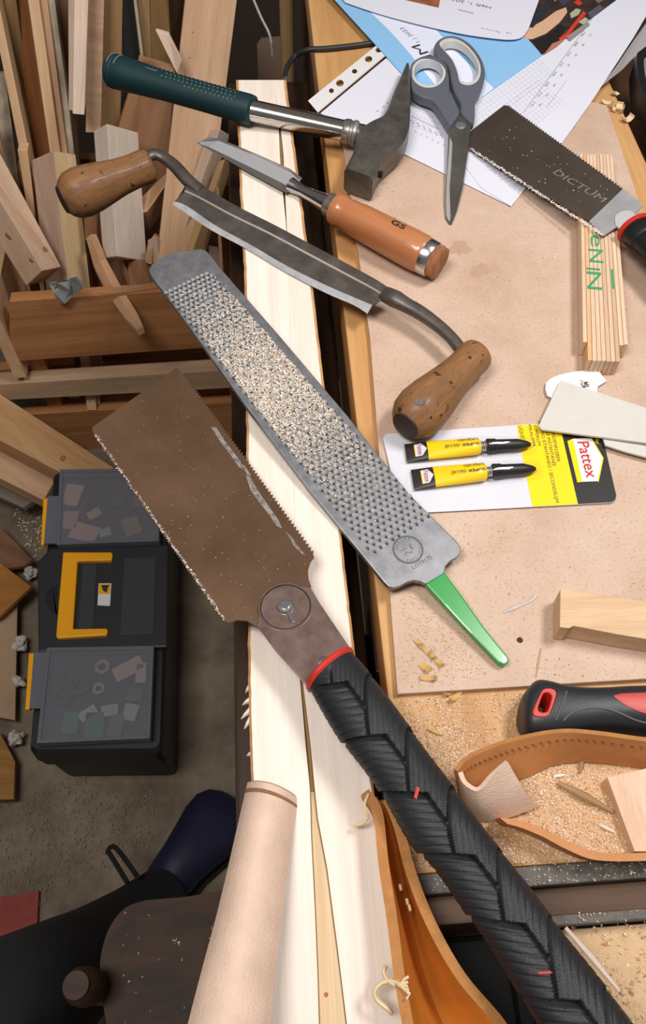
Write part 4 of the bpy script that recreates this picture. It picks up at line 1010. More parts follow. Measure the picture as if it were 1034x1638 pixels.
# ================================================================== CHISEL
def chisel():
    root = thing('wood_chisel', 'narrow chisel with orange-brown turned wooden handle and steel hoops', 'chisel', Pz(600, 370, ZB))
    ST = metal_stained('chisel_steel', (140,140,144), (180,180,184), .28, .95, 40, streak=(4,4,2))
    zc = .8895
    # blade sections along its length: outer-lower edge, bevel lines, upper edge
    S = [((315,229),(319,230.5),(321,227),(334,219),.0004),((330,237),(334,235),(350,225),(349,221),.003),((400,277),(402,268),(416,252),(413,247),.0045),((448,303),(452,293),(466,276),(464,270),.0055),((458,309),(462,299),(480,290),(484,285),.006)]
    rg = []
    for a, b, c, d, h in S:
        lo = zc-.002
        A, D = Pz(*a, lo), Pz(*d, lo+.001); rg.append([A, Pz(*a, lo+.0012+h*.15), Pz(*b, lo+h), Pz(*c, lo+h), Pz(*d, lo+.0012+h*.15), D])
    rings('blade', rg, [ST, plain('pale_flat', (206,206,210), .3, .5), plain('dark_bevel', (120,116,114), .35, .6)], root, Matrix.Translation(rg[0][0]) @ axes(rg[-1][0]-rg[0][0]), smooth=False, label='tapered steel blade', jm={2:1, 1:2, 0:2})  # flat paler than the rest of the blade, near bevel darker
    A = Pz(466, 296, .8925); B = Pz(527, 328, .8925); E = Pz(697, 418, .8885)
    d = (B-A).normalized()
    lathe('bolster', A, B, [(0,.0075),(.12,.0065),(.3,.0052),(.6,.0068),(1,.0095)], plain('polished_steel', (190,190,194), .2, 1), root, 28, label='polished steel neck')
    fe = metal_stained('ferrule_dark_steel', (110,104,96), (150,144,136), .3, .95, 90)
    H = (E-B)
    lathe('ferrule', B-d*.002, B+H*.05, [(0,.0105),(.15,.0118),(1,.0118),(1,.011)], fe, root, 28)
    HW = wood('varnished_handle_wood', (172,108,68), (192,130,88), rough=.3, sx=(40,40,4), coat=.4, fine=.06)
    lathe('handle', B+H*.05, B+H*.93, [(0,.0122),(.015,.0150),(.05,.0160),(.09,.0158),(.12,.0146),(.16,.0150),(.3,.0162),(.55,.0172),(.8,.0178),(.93,.0176),(.98,.0165),(1,.015)], HW, root, 40, label='varnished orange-brown handle')
    lathe('hoop', B+H*.905, B+H*.985, [(0,.0155),(.05,.0168),(.9,.0165),(1,.0158)], plain('hoop_steel', (205,205,205), .22, 1), root, 40, label='bright steel hoop')
    # mushroomed striking end
    q = H.normalized(); s = q.orthogonal().normalized(); w = q.cross(s); rg = []
    for t, r in ((.975,.0150),(1.0,.0152),(1.02,.0158),(1.04,.0150),(1.05,.011),(1.052,.004)):
        rg.append([B+H*t+(s*math.cos(a)+w*math.sin(a))*r*(1+.12*mnoise.noise(Vector((math.cos(a)*2.2, math.sin(a)*2.2, t*30)))) for a in [2*math.pi*k/28 for k in range(28)]])
    rings('struck_end', rg, wood('struck_wood', (140,88,56), (178,124,88), sx=(120,120,60), dark=(110,66,42)), root, smooth=50)
    # branded letters burnt into the handle
    nn = (Vector((.12,-.30,.95))).normalized(); p0 = B+H*.05+(H*.88)*.60
    ra = .0170; nn = (nn-q*nn.dot(q)).normalized(); x = q
    up_ = nn.cross(x)
    base = p0+nn*ra+up_*.003
    side = (nn+up_*.22).normalized(); f = side.cross(q)
    text('GS', None, None, None, plain('burnt_black', (34,22,16), .8), root, lift=.0007, bold=.02, height=.0062, frame3=(p0+side*.0171-f*.003, p0+side*.0171-f*.003+q*.015, side))
chisel()

# ================================================================== DRAWKNIFE
def drawknife():
    root = thing('drawknife', 'old dark drawknife with two worn wooden handles across the stave', 'drawknife', Pz(450, 400, ZS))
    IR = metal_stained('dark_iron', (84,76,73), (114,106,101), .42, .8, 45)
    zt = .893
    # sections from left to right: back top, back fold, bevel start, cutting edge
    S = [((303,286),(296,304),(279,322),(275,327)),((328,300),(318,314),(300,330),(292,337)),((380,330),(372,343),(344,360),(336,367)),((440,360),(432,372),(402,392),(396,399)),((500,392),(494,405),(464,428),(458,436)),((560,424),(556,438),(526,458),(520,468)),((600,446),(597,460),(572,478),(566,488)),((622,460),(618,474),(596,488),(588,502))]
    rg = []
    for a, b, c, d in S:
        A, B_, C_, D = Pz(*a, zt), Pz(*b, zt-.0015), Pz(*c, zt-.004), Pz(*d, zt-.0066)
        rg.append([A, A*.55+B_*.45+Vector((0,0,.0008)), B_+Vector((0,0,.0002)), B_*.955+C_*.045+Vector((0,0,-.0012)), C_, D, C_+Vector((0,0,-.0022)), A+Vector((0,0,-.006))])
    cols = [smoothpoly([g[j] for g in rg], 4, False) for j in range(8)]
    rgs = [[cols[j][i] for j in range(8)] for i in range(len(cols[0]))]
    n = 8; vs = [v for r in rgs for v in r]; fs = []; fm = []
    for i in range(len(rgs)-1):
        for j in range(n):
            fs.append((i*n+j, i*n+(j+1) % n, (i+1)*n+(j+1) % n, (i+1)*n+j)); fm.append({4:1, 2:2}.get(j, 0))
    fs += [tuple(range(n-1,-1,-1)), tuple((len(rgs)-1)*n+j for j in range(n))]; fm += [0,0]
    bevel_ = metal_stained('honed_bevel', (176,176,180), (206,206,210), .32, .55, 90)
    bright = plain('bright_line', (206,198,184), .45, .3)
    link('blade', vs, fs, [IR, bevel_, bright], root, Matrix.Translation(vs[0]) @ axes(rgs[-1][0]-rgs[0][0]), smooth=25, fmat=fm, label='dark iron blade with bright bevel')
    # tangs
    TL = [Pz(322,306,.8905), Pz(300,288,.893), Pz(280,266,.897), Pz(262,252,.900), Pz(248,247,.902), Pz(238,250,.902), Pz(231,256,.902)]
    tube('tang', TL, [.0062,.0068,.0066,.0062,.0064,.0066,.006], IR, root, 12, sub=5, flat=.8)
    TR = [Pz(616,470,.8895), Pz(632,478,.891), Pz(650,488,.891), Pz(672,500,.891), Pz(700,520,.891), Pz(722,540,.891), Pz(736,558,.890), Pz(742,570,.889)]
    tube('tang', TR, [.0075,.0085,.0072,.0068,.0060,.0056,.0056,.005], IR, root, 12, sub=5, flat=.85)
    HWD = wood('worn_handle_wood', (112,76,46), (150,108,70), rough=.5, sx=(50,50,5), dark=(78,48,26), fine=.18, coat=.05, spots=(150,.63,(66,40,24)))
    DK = plain('worn_handle_end', (52,36,26), .6, var=.3, vscale=200)
    prof = [(0,.0118),(.01,.0132),(.05,.0140),(.2,.0136),(.35,.0145),(.5,.0166),(.65,.0188),(.78,.0198),(.88,.0186),(.95,.0150),(.985,.0115)]
    def handle(a, b, k, lab):
        h = lathe('handle', a, b, [(t, r*k) for t, r in prof]+[(1.0,.010*k)], HWD, root, 36, label=lab, smooth=50)
        d = (b-a)
        lathe('end_cap', a+d*.985, a+d*1.012, [(0,.0112*k),(.6,.0108*k),(.9,.007*k),(1,.004*k)], DK, h, 28, label='dark worn end')
        return h
    handle(Pz(240,264,.902), Pz(99,320,.900), 1.18, 'worn wooden handle hanging over the crate side')
    h = handle(Pz(764,566,ZB+.0185), Pz(648,682,ZB+.0215), 1.10, 'worn wooden handle resting on the hardboard')
    # hollow of lost wood and small bruise
    spot('bruise', h, 671, 643, .0042, plain('bruise_grey', (92,84,80), .55, var=.3, vscale=300), h, .7)
    for x, y, r in ((690,668,.0012),(706,664,.0012),(722,612,.0016),(752,572,.0018),(640,655,.0024)): spot('worm_hole', h, x, y, r, DK, h)
drawknife()

# ================================================================== SHORT DOUBLE-EDGED SAW (right)
def saw2():
    A_, B_, C_ = Pz(922,345,.8886), Pz(928,250,.8886), Pz(752,225,.8742)
    pl = Plane(Pz(780,205,.8755), A_-C_, (A_-C_).cross(B_-C_))
    pl.o = C_
    root = thing('pull_saw', 'double-edged saw with dark etched blade lying over the papers and folding rule', 'saw', pl.hit(900, 300))
    BL = metal_stained('dark_saw_steel', (88,78,70), (112,100,90), .30, .8, 9)
    SV = metal_stained('bare_saw_steel', (186,186,188), (204,204,206), .38, .7, 40)
    uv = lambda x, y: Vector(pl.uv(x, y)); mid = (uv(812,170)+uv(966,377))/2
    t = zigzag(uv(812,169), uv(996,303), 46, .0022, mid, .35); b = zigzag(uv(944,353), uv(752,238), 44, .0015, mid, .7)
    ngon('blade', [uv(807,168)]+t+b+[uv(749,213)], pl, .0010, BL, root, uv=True, label='dark etched blade toothed on both edges')
    t = zigzag(uv(996,303), uv(1022,322), 7, .0020, mid, .35); b = zigzag(uv(966,377), uv(944,353), 6, .0013, mid, .7)
    ngon('blade_heel', t+[uv(1029,330),uv(1012,345),uv(985,364)]+b, pl, .0010, SV, root, uv=True, label='bright bare steel heel of the blade')
    ngon('clamp_plate', smoothpoly([(985,361),(984,349),(993,340),(1008,338)], 4, False)+[(1040,362),(1020,392)], pl, .0022, plain('satin_steel', (214,214,214), .4, .35), root, bevel=.0004, top=.0012)
    a, b_ = pl.hit(1016,366)+pl.n*.001, pl.hit(1100,440)+pl.n*.001
    lathe('collar', a-(b_-a).normalized()*.002, a+(b_-a).normalized()*.003, [(0,.0175),(.2,.019),(.8,.019),(1,.0175)], RED, root, 36, flat=.75, label='red collar ring')
    lathe('grip', a+(b_-a).normalized()*.003, b_, [(0,.0165),(.05,.0185),(.2,.0180),(.22,.0165),(.3,.0178),(.5,.0182),(1,.019)], BLACK, root, 36, flat=.75, label='glossy black grip')
    lt = plain('etched_lettering', (140,134,128), .5, .3)
    text('DICTUM', pl, (884,277), (963,324), lt, root, lift=.0002, height=.0085)
    L_ = [(752+213*t+R.uniform(-2,2), 238+139*t+R.uniform(-2.5,1.5)) for t in [R.random() for _ in range(650)]]
    chips('tooth_dust', [pl.hit(*p) for p in L_], [WHITE, SAWD[0]], root, s=(.0005,.0013), seed=13)
    chips('dust_specks', [pl.hit(*p) for p in scatter([(800,180),(1000,320),(960,360),(760,230)], 50, 15)], [WHITE], root, s=(.0003,.0010), seed=14)
saw2()

# ================================================================== SCISSORS
def scissors():
    z0 = .8745
    root = thing('scissors', 'grey handled scissors with pale grey ring liners lying on the papers', 'scissors', Pz(730, 200, z0))
    G = plain('grey_handle_plastic', (92,95,106), .5, bump=.05); LN = plain('pale_grey_liner', (200,198,194), .6)
    SD = metal_stained('scissor_steel', (102,98,93), (128,124,118), .32, .9, 20)
    SB = plain('ground_edge', (176,176,178), .4, .3)
    plA = hplane(z0+.0125); plB = hplane(z0+.0105)
    hA = [(686+27*math.cos(a), 115+24*math.sin(a)) for a in [2*math.pi*k/36 for k in range(36)]]
    oA = smoothpoly([(657.5,104),(664,96),(676,92),(690,92.5),(702,97),(712,105),(718,116),(719.5,129),(720.5,147),(726.5,161),(736,177),(729,190),(720,199),(713,191),(700,170),(690,159),(672,152),(660,143),(657,125)], 5)
    oB = smoothpoly([(695,76),(698,67),(706.5,60),(720.6,56.5),(736.7,59.5),(752.8,69.5),(765,83.5),(773,98),(776.6,114.6),(774,131),(767,149),(761,160),(760,188),(755,195),(738,180),(736.7,165),(726.6,145),(721.6,127),(718.6,108.5),(710.5,96.5),(699,89)], 5)
    hB = smoothpoly([(704,70),(711,63),(724.6,61),(740.8,67),(756,81),(767,99),(769,115),(764,128),(752.8,134.5),(741.5,133.5),(735,127.5),(731.5,112.5),(723.5,94.5),(711.5,80)], 5)
    def scaled(P, k):
        cx = sum(p[0] for p in P)/len(P); cy = sum(p[1] for p in P)/len(P); return [(cx+(p[0]-cx)*k, cy+(p[1]-cy)*k) for p in P]
    a = plate_holes('handle', [tuple(p) for p in oA], [hA], plA, .0115, 0, G, root, .0022)
    b = plate_holes('handle', [tuple(p) for p in oB], [[tuple(p) for p in hB]], plB, .0100, 0, G, root, .0022)
    plate_holes('ring_liner', scaled(hA, 1.02), [scaled(hA, .86)], plA, .0105, -.0004, LN, a, .0004, label='pale grey ring liner')
    plate_holes('ring_liner', scaled([tuple(p) for p in hB], 1.02), [scaled([tuple(p) for p in hB], .90)], plB, .0092, -.0004, LN, b, .0004, label='pale grey ring liner')
    pb = lplane((737,200), z0+.0065, (722,352), .8725)
    bl = [(735,178),(754,192),(753,207),(749,245),(741,298),(731,338),(723,358),(719,357),(713.5,347),(712.5,322),(714.6,282),(717.6,221),(718,198)]
    ngon('blade', bl, pb, .0022, SD, root, bevel=.0003, label='dark upper blade')
    ngon('cutting_edge', [(720,219),(724,229),(722.5,262),(719.5,300),(721,350),(719,355),(714.3,346),(713.4,322),(715.4,282)], pb, .0004, SB, root, top=.0003, label='bright ground edge')
    ngon('blade', [(728,190),(744,194),(738,250),(726,320),(717.5,352),(714,347),(713,320),(716,280),(719,220)], pb, .0018, SD, root, top=-.0024)
    c = pb.hit(737,201); lathe('pivot', c-pb.n*.001, c+pb.n*.0016, [(0,.0060),(.6,.0060),(.9,.0050),(1,.003)], plain('pivot_grey', (112,116,124), .4, .3), root, 24)
scissors()

# ================================================================== FOLDING RULE
def rule():
    zt = .8872
    root = thing('folding_rule', 'closed wooden folding rule standing on edge with green printing', 'folding rule', Pz(965, 420, ZB))
    W1 = wood('rule_wood', (214,182,152), (228,200,172), sx=(90,90,4)); W2 = wood('rule_wood_orange', (214,168,120), (226,184,138), sx=(90,90,4))
    W3 = wood('rule_wood_pink', (204,168,138), (220,188,160), sx=(90,90,4))
    ends = [547,576,577,577,577,578,578,578,552,551]; mats = [W1,W2,W1,W1,W1,W3,W1,W3,W1,W1]
    def X(i, y): return (928+5.25*i)+((933+7.25*i)-(928+5.25*i))*(y-247)/303
    for i in range(10):
        y0, y1 = 247+R.uniform(-1,1), ends[i]; g = .10
        a, b = Pz(X(i+g*.5,y0),y0,zt), Pz(X(i+1-g*.5,y0),y0,zt); c, d = Pz(X(i+1-g*.5,y1),y1,zt), Pz(X(i+g*.5,y1),y1,zt)
        h = Vector((0,0,-.0166)); box8('rule_segment', [d,c,c+h,d+h], [a,b,b+h,a+h], mats[i], root, .0003)
    GP = plain('green_print', (60,150,98), .6); pl = hplane(zt)
    for ch, (x0, y0), (x1, y1) in (('r',(944,355),(944.6,368)),('e',(944.5,375),(946,394)),('N',(941.5,398),(943,419)),('I',(938.5,428),(938.7,431)),('N',(938.5,434),(940,462))):
        text(ch, pl, (x0,y0), (x1,y1), GP, root, lift=.0002, height=.0128 if ch != 'N' else .0136)
    for y, xa, xb in ((429,936,973),(436,938,972)):
        pass
    ngon('printed_bar', [(977.5,431),(981,431),(983.5,462),(979.8,462)], pl, .0002, GP, root, top=.0003)
rule()

# ================================================================== SUPER GLUE PACK
def glue():
    zc = ZB+.0022; pl = hplane(zc)
    root = thing('glue_pack', 'super glue blister pack with two yellow tubes on a white and yellow card', 'glue pack', Pz(800, 750, ZB))
    CW = plain('card_white', (214,214,222), .4, var=.02); CY_ = plain('card_yellow', (250,214,6), .4); CB = plain('card_black', (40,36,34), .4)
    def card(name, pts, m, top, t=.0005, lab=None): return ngon(name, pts, pl, t, m, root, top=top, label=lab)
    TL, TR, BR, BL = (612,699), (952,676), (987,801), (641,822)
    outl = [(613,700),(618,694)]+[(948,672),(957,675),(961,684),(987,793),(985,801),(979,804),(655,821),(645,822),(640,816)]
    card('card', outl, CW, 0, .0009)
    card('yellow_band', [(827,681),(895,676),(925,806.5),(852,810.5)], CY_, .0002, .0003, 'yellow band of the card')
    card('black_band', [(895,676),(948,672.5),(957,676),(961,684),(986.5,793),(984.5,800.5),(979,803.5),(925,806.5)], CB, .0002, .0003, 'black end of the card')
    card('logo_yellow', [(908,706),(917,702),(932,771),(924,772)], CY_, .0003, .0003)
    card('logo_white', [(917,702),(945,701),(964,733),(956,770),(932,771)], WHITE, .0003, .0003)
    ngon('logo_outline', [(945,701),(946,699.5),(966,733),(958,771.5),(956,770),(964,733)], pl, .0003, CY_, root, top=.0003)
    text('Pattex', pl, (924,707), (939,765), RED, root, lift=.0004, height=.0092, bold=.012)
    text('By', pl, (952.5,700), (954.5,711), CY_, root, lift=.0004, height=.0030)
    for s, a, b, h in (('LIQUID',(830,682),(834.5,705),.0030),('PIKALIIMA',(845,680),(853,715),.0026),('SUPERLIM',(853.5,680),(861,713),.0026),('ADESIVO ISTANTANEO / SECONDELIJM',(861,673),(889,804),.0028),('COLLE INSTANTAN\u00c9E',(871,678),(884.5,746),.0028),('SEKUNDENKLEBER',(879.5,677),(891.5,739),.0028)):
        text(s, pl, a, b, INK, root, lift=.0004, height=h)
    bl, N, L, b = nmat('clear_blister')
    g_ = N.new('ShaderNodeBsdfGlossy'); g_.inputs['Roughness'].default_value = .05
    t_ = N.new('ShaderNodeBsdfTransparent'); mx_ = N.new('ShaderNodeMixShader')
    mx_.inputs[0].default_value = .07; L.new(t_.outputs[0], mx_.inputs[1]); L.new(g_.outputs[0], mx_.inputs[2]); L.new(mx_.outputs[0], N['Material Output'].inputs[0])
    n = pl.n
    for k, (A, B, wd) in enumerate((((649,727.5),(847,717),.0090),((660,770),(855,756),.0096))):
        a, b = pl.hit(*A), pl.hit(*B); d = (b-a); L_ = d.length; d.normalize(); s = n.cross(d)
        TUY = plain('tube_yellow', (252,212,10), .35, coat=.3)
        def sec(t, w, h, zc_): return [a+d*(L_*t)+s*(w*math.cos(q))+n*(zc_+h*math.sin(q)) for q in [2*math.pi*j/24 for j in range(24)]]
        tb = rings('glue_tube', [sec(.17,wd*.98,.0030,.0040),sec(.19,wd*.98,.0032,.0042),sec(.35,wd*.92,.0046,.0050),sec(.50,wd*.84,.0056,.0058),sec(.575,wd*.78,.0058,.0060),sec(.59,wd*.66,.0050,.0060)], TUY, root, smooth=50, label='yellow glue tube with black tail')
        rings('tube_tail', [sec(0,wd*1.02,.0008,.0018),sec(.015,wd*1.02,.0010,.0020),sec(.1,wd*1.0,.0020,.0032),sec(.171,wd*.985,.0031,.0040)], CB, tb, smooth=50)
        lathe('neck', a+d*L_*.585+n*.006, a+d*L_*.645+n*.006, [(0,.0038),(.2,.0044),(.35,.0038),(.5,.0044),(.65,.0038),(.8,.0044),(1,.0040)], plain('neck_silver', (200,200,204), .3, .9), tb, 20)
        lathe('cap', a+d*L_*.64+n*.006, a+d*L_+n*.0052, [(0,.0052),(.02,.0060),(.2,.0058),(.22,.0052),(.72,.0049),(.92,.0030),(1,.0014)], BLACK, tb, 20, label='black cap')
        pt = Plane(a+d*(L_*.4)+n*.0101, d, n); pt2 = Plane(a+d*(L_*.1)+n*.0060, d, n)
        def P(t, v, base=.0101): return a+d*(L_*t)+s*(v*wd)+n*base
        text('SUPER GLUE', None, None, None, INK, tb, lift=0, height=.0024, bold=.008, frame3=(P(.575,-.02,.0126), P(.30,-.02,.0108), (n+d*-.06).normalized()))
        text('LIQUID', None, None, None, INK, tb, lift=0, height=.0022, bold=.008, frame3=(P(.57,.50,.0118), P(.41,.50,.0104), (n+s*.25).normalized()))
        lg = [P(.075,-.66,.0046),P(.125,-.66,.0060),P(.165,-.0,.0072),P(.125,.62,.0062),P(.075,.62,.0050)]
        lg = [v+n*.0004 for v in lg]
        link('tube_logo', lg+[v-n*.0003 for v in lg], [(0,1,2,3,4),(9,8,7,6,5)]+[(i,5+i,5+(i+1) % 5,(i+1) % 5) for i in range(5)], WHITE, tb)
        y_ = [P(.068,-.66,.0049),P(.075,-.66,.0051),P(.075,.62,.0055),P(.068,.62,.0052)]
        link('tube_logo', y_+[v-n*.0003 for v in y_], BOXF, CY_, tb)
        text('Pattex', None, None, None, RED, tb, lift=.0003, height=.0040, frame3=(P(.092,.52,.0060), P(.092,-.56,.0058), (n-d*.12).normalized()))
        # clear blister bubble over the tube
        def dome(t, w, h): return [a+d*(L_*t)+s*(w*math.cos(q))+n*(.0006+h*max(0, math.sin(q))**.6) for q in [math.pi*j/16 for j in range(17)]]
        R_ = [dome(-.03,wd*1.15,.0004),dome(-.02,wd*1.12,.0070),dome(.2,wd*1.12,.0105),dome(.5,wd*1.1,.0130),dome(.63,wd*.98,.0130),dome(1.0,wd*.75,.0120),dome(1.03,wd*.7,.0105),dome(1.05,wd*.68,.0004)]
        rings('blister', R_, bl, root, closed=False, cap=False, smooth=60)
glue()

# ================================================================== CARDBOARDS, WEDGE AND PLATES ON THE BENCH
GC = plain('grey_cardboard', (206,202,194), .85, var=.03, vscale=60)
def flat(name, label, cat, pts, z, t, mat, bevel=.0004, tilt=None, along=None, group=None):
    pl = hplane(z) if tilt is None else tilt
    o = ngon(name, pts, pl, t, mat, None, bevel=bevel, along=along); return tag(o, label, cat, group)
flat('cardboard_strip', 'upper grey cardboard strip lying across the corner of the glue pack', 'cardboard', [(897,608),(1034,652),(1120,680),(1120,732),(1034,708),(932,695),(868,687),(862,681)], .8795, .0022, GC, tilt=lplane((870,650), .8775, (1100,700), .8805))
flat('cardboard_strip', 'lower grey cardboard strip under the upper one', 'cardboard', [(958,680),(1034,696),(1100,708),(1100,748),(1034,731),(1000,722),(969,712)], .8760, .0020, GC)
wp = flat('torn_paper', 'torn white paper piece poking out under the grey cardboard', 'paper', smoothpoly([(874,612),(884,604),(905,597),(935,592)], 4, False)+[(958,590),(964,601),(971,609),(957,618),(956,630),(925,640),(890,640),(876,632),(873,622)], .8735, .0016, plain('white_plastic_paper', (236,235,234), .5, bump=.2, bscale=80))
tag(chips('dirt_crumbs', [Pz(936+R.uniform(-6,8), 614+R.uniform(-6,7), .8738) for _ in range(26)], plain('dirt', (90,70,50), .9), None, s=(.0006,.0018), seed=77), 'dark crumbs on the torn white paper piece', 'crumbs')
t = thing('wood_wedge', 'light wood wedge with straight grain lying on the hardboard at right', 'wood piece', Pz(960, 985, ZB))
zt = ZB+.021
pts = [(897,942),(1034,962),(1150,979),(1150,1040),(1034,1022),(990,1015),(918,1001),(911,1005),(896,1003)]
ngon('wedge', pts, hplane(zt), .0205, wood('wedge_wood', (206,170,132),(222,190,154), sx=(90,90,3)), t, bevel=.0006, along=(1,.0,0))
t = thing('thin_plate', 'thin pale wood plate at the lower right beside the leather strap', 'wood piece', Pz(1010, 1300, ZT))
pts = [(972,1243),(1034,1229),(1120,1212),(1120,1362),(1034,1362),(1016,1362)]
ngon('plate', pts, hplane(ZT+.009), .0088, wood('plate_wood', (216,178,150),(230,196,170), sx=(110,110,8)), t, bevel=.0005, along=(0,1,0))

# black and red handle at right
def handle3():
    root = thing('hand_tool', 'black and red plastic tool handle with a slotted hanging eye at right', 'tool', Pz(930, 1135, ZT))
    HB = plain('handle_black', (40,41,45), .42, bump=.04, bscale=500)
    S = [(828,1140,1158),(833,1118,1172),(842,1102,1180),(856,1089,1184),(875,1090,1184),(900,1097,1181),(930,1101,1177),(965,1101,1175),(1000,1099,1177),(1040,1098,1181),(1080,1098,1183),(1125,1098,1184)]
    HT = [.010,.022,.027,.029,.030,.031,.032,.033,.034,.034,.034,.034]
    rg = []
    for (x, y0, y1), h in zip(S, HT):
        a, b = Pz(x+2, y0, ZT+h*.62), Pz(x-1, y1, ZT+h*.38); c = (a+b)/2; c.z = ZT+.0005+h/2; w = (a-b)/2; w.z = 0
        # flattened oval section: squarish top
        rg.append([c+w*(abs(math.cos(q))**.75*(1 if math.cos(q) > 0 else -1))+Vector((0,0,h/2*abs(math.sin(q))**.75*(1 if math.sin(q) > 0 else -1))) for q in [2*math.pi*k/32 for k in range(32)]])
    cols = [smoothpoly([g[j] for g in rg], 4, False) for j in range(32)]
    body = rings('grip', [[cols[j][i] for j in range(32)] for i in range(len(cols[0]))], HB, root, smooth=60)
    slot = [tuple(p) for p in smoothpoly([(866,1110),(872,1104),(882,1104),(888,1109),(887,1118),(880,1138),(874,1144),(861,1144),(856,1139),(857,1132)], 3)]
    c = (872,1124); zt = ZT+.0285; pl = hplane(zt)
    def sc(kx, ky): return [(c[0]+(p[0]-c[0])*kx, c[1]+(p[1]-c[1])*ky) for p in slot]
    cut = ngon('cut', sc(1.15,1.1), pl, .06, HB, None, top=.02)
    bo = body.modifiers.new('slot', 'BOOLEAN'); bo.object = cut; bo.operation = 'DIFFERENCE'; bo.solver = 'EXACT'
    dg = bpy.context.evaluated_depsgraph_get(); dg.update()
    me = bpy.data.meshes.new_from_object(body.evaluated_get(dg)); body.modifiers.clear(); body.data = me
    bpy.data.objects.remove(cut)
    for p in me.polygons: p.use_smooth = True
    me.set_sharp_from_angle(angle=math.radians(45))
    plate_holes('slot_rim', sc(1.22,1.15), [sc(.64,.74)], pl, .027, .0006, RED, root, .0008, label='red slot rim')
    tn = plain('handle_inlay_red', (190,62,56), .45)
    # inlay follows the crown of the grip
    vs = []
    top = [(982,1113),(995,1110),(1020,1109),(1050,1108),(1080,1109),(1110,1110)]; bot = [(984,1116),(1000,1128),(1022,1138),(1050,1146),(1080,1148),(1110,1149)]
    def crown(x, y, lift):
        q = on_surface(body, x, y); return q[0]+q[1]*lift*(1 if q[1].dot(CAM-q[0]) > 0 else -1)
    n = 7
    for t_, b_ in zip(top, bot):
        for k in range(n):
            f = k/(n-1); vs.append(crown(t_[0]+(b_[0]-t_[0])*f, t_[1]+(b_[1]-t_[1])*f, .0005))
    fs = [(i*n+k, i*n+k+1, (i+1)*n+k+1, (i+1)*n+k) for i in range(len(top)-1) for k in range(n-1)]
    N0 = len(vs); link('red_inlay', vs+[v-Vector((0,0,.004)) for v in vs], fs+[tuple(N0+q for q in reversed(f)) for f in fs]+[(i, i+1, N0+i+1, N0+i) for i in range(n-1)]+[(i*n, (i+1)*n, N0+(i+1)*n, N0+i*n) for i in range(len(top)-1)]+[(i*n+n-1, (i+1)*n+n-1, N0+(i+1)*n+n-1, N0+i*n+n-1) for i in range(len(top)-1)], tn, root, smooth=50)
    gg = plain('groove_grey', (84,86,90), .6)
    tube('groove', [crown(x, y, .0002) for x, y in ((907,1106),(903,1118),(898,1130),(894,1141),(890,1152))], .0006, gg, root, 6, sub=3)
    tube('groove', [crown(x, y, .0002) for x, y in ((902,1153),(908,1146),(915,1141),(928,1135.5),(942,1133),(955,1132.5),(968,1133.5),(982,1137),(995,1142),(1006,1147),(1018,1152),(1040,1158))], .0007, gg, root, 6, sub=4)
handle3()

# ================================================================== PAPERS
PAP = plain('paper_white', (218,218,230), .7); BLUE = plain('print_blue', (140,190,232), .55)
def sheet(name, label, pts, z, mat, cat='paper', t=.0003): return flat(name, label, cat, pts, z, t, mat, 0)
# punched sheet in a sleeve
z = .8712; pl = hplane(z)
t = thing('punched_sleeve', 'white sheet in a punched sleeve under the hammer head', 'paper', Pz(600, 150, z))
ngon('paper', [(513,181),(617,94),(700,60),(830,312),(816,329),(640,243)], pl, .0003, PAP, t)
holes = [[(x+rx*math.cos(a), y+ry*math.sin(a)) for a in [2*math.pi*k/14 for k in range(14)]] for x, y, rx, ry in ((530.5,145,4,4),(544,133,6.2,5.6),(567.5,114,4.2,3.8),(590,94.5,6,5.2),(606,80,5,4))]
plate_holes('punched_strip', [(493,161),(608,68),(622,84),(509,180)], holes, hplane(z+.0004), .0003, 0, plain('sleeve_strip_white', (226,224,226), .35), t, label='white strip with binder holes')
tube('welded_seam', [Pz(509,180,z+.0006), Pz(622,85,z+.0006)], .0005, plain('seam_grey', (170,168,172), .5), t, 5)
for q, (s_, x, y) in enumerate((('N',618,165),('o',611,171),('r',602,178))): text('2', pl, (x+3,y-2), (x,y+1), GREYINK, t, lift=.0004, height=.002)
GL = plain('grid_line', (200,202,220), .7)
def gridprint(root, pl, o, ex, ey, nx, ny, w=.00022):
    """thin printed lines spanning o + ex, o + ey (pixel corners)"""
    vs = []; fs = []; O, X, Y = pl.hit(*o), pl.hit(*ex), pl.hit(*ey)
    def ln(a, b):
        d = (b-a).normalized().cross(pl.n)*w/2; k = len(vs)
        h = pl.n*.0003; vs.extend([a-d+h, a+d+h, b+d+h, b-d+h]); fs.append((k,k+1,k+2,k+3))
    for i in range(nx+1): ln(O+(X-O)*i/nx, O+(X-O)*i/nx+(Y-O))
    for i in range(ny+1): ln(O+(Y-O)*i/ny, O+(Y-O)*i/ny+(X-O))
    o_ = link('printed_grid', vs, fs, GL, root, pl.mat()); o_['kind'] = 'stuff'
gridprint(t, pl, (655,200), (700,110), (745,232), 12, 16)
AX = plain('axis_line', (150,150,168), .7)
def pline(root, pl, a, b, w=.0006):
    A, B = pl.hit(*a), pl.hit(*b); d = (B-A).normalized().cross(pl.n)*w/2
    link('printed_line', [A-d+pl.n*.0002, A+d+pl.n*.0002, B+d+pl.n*.0002, B-d+pl.n*.0002, A-d+pl.n*.0004, A+d+pl.n*.0004, B+d+pl.n*.0004, B-d+pl.n*.0004], BOXF, AX, root)
pline(t, pl, (659,186), (716,213))
for k, s_ in enumerate(('6,3','8,2','10,1','12,6','14,2','16,8')):
    text(s_, pl, (663+k*9.5,198+k*4.6), (659.5+k*9.5,192+k*4.6), GREYINK, t, lift=.0004, height=.0022)
    text('x', pl, (667+k*9,212+k*4.4), (665+k*9,209+k*4.4), GREYINK, t, lift=.0004, height=.002)
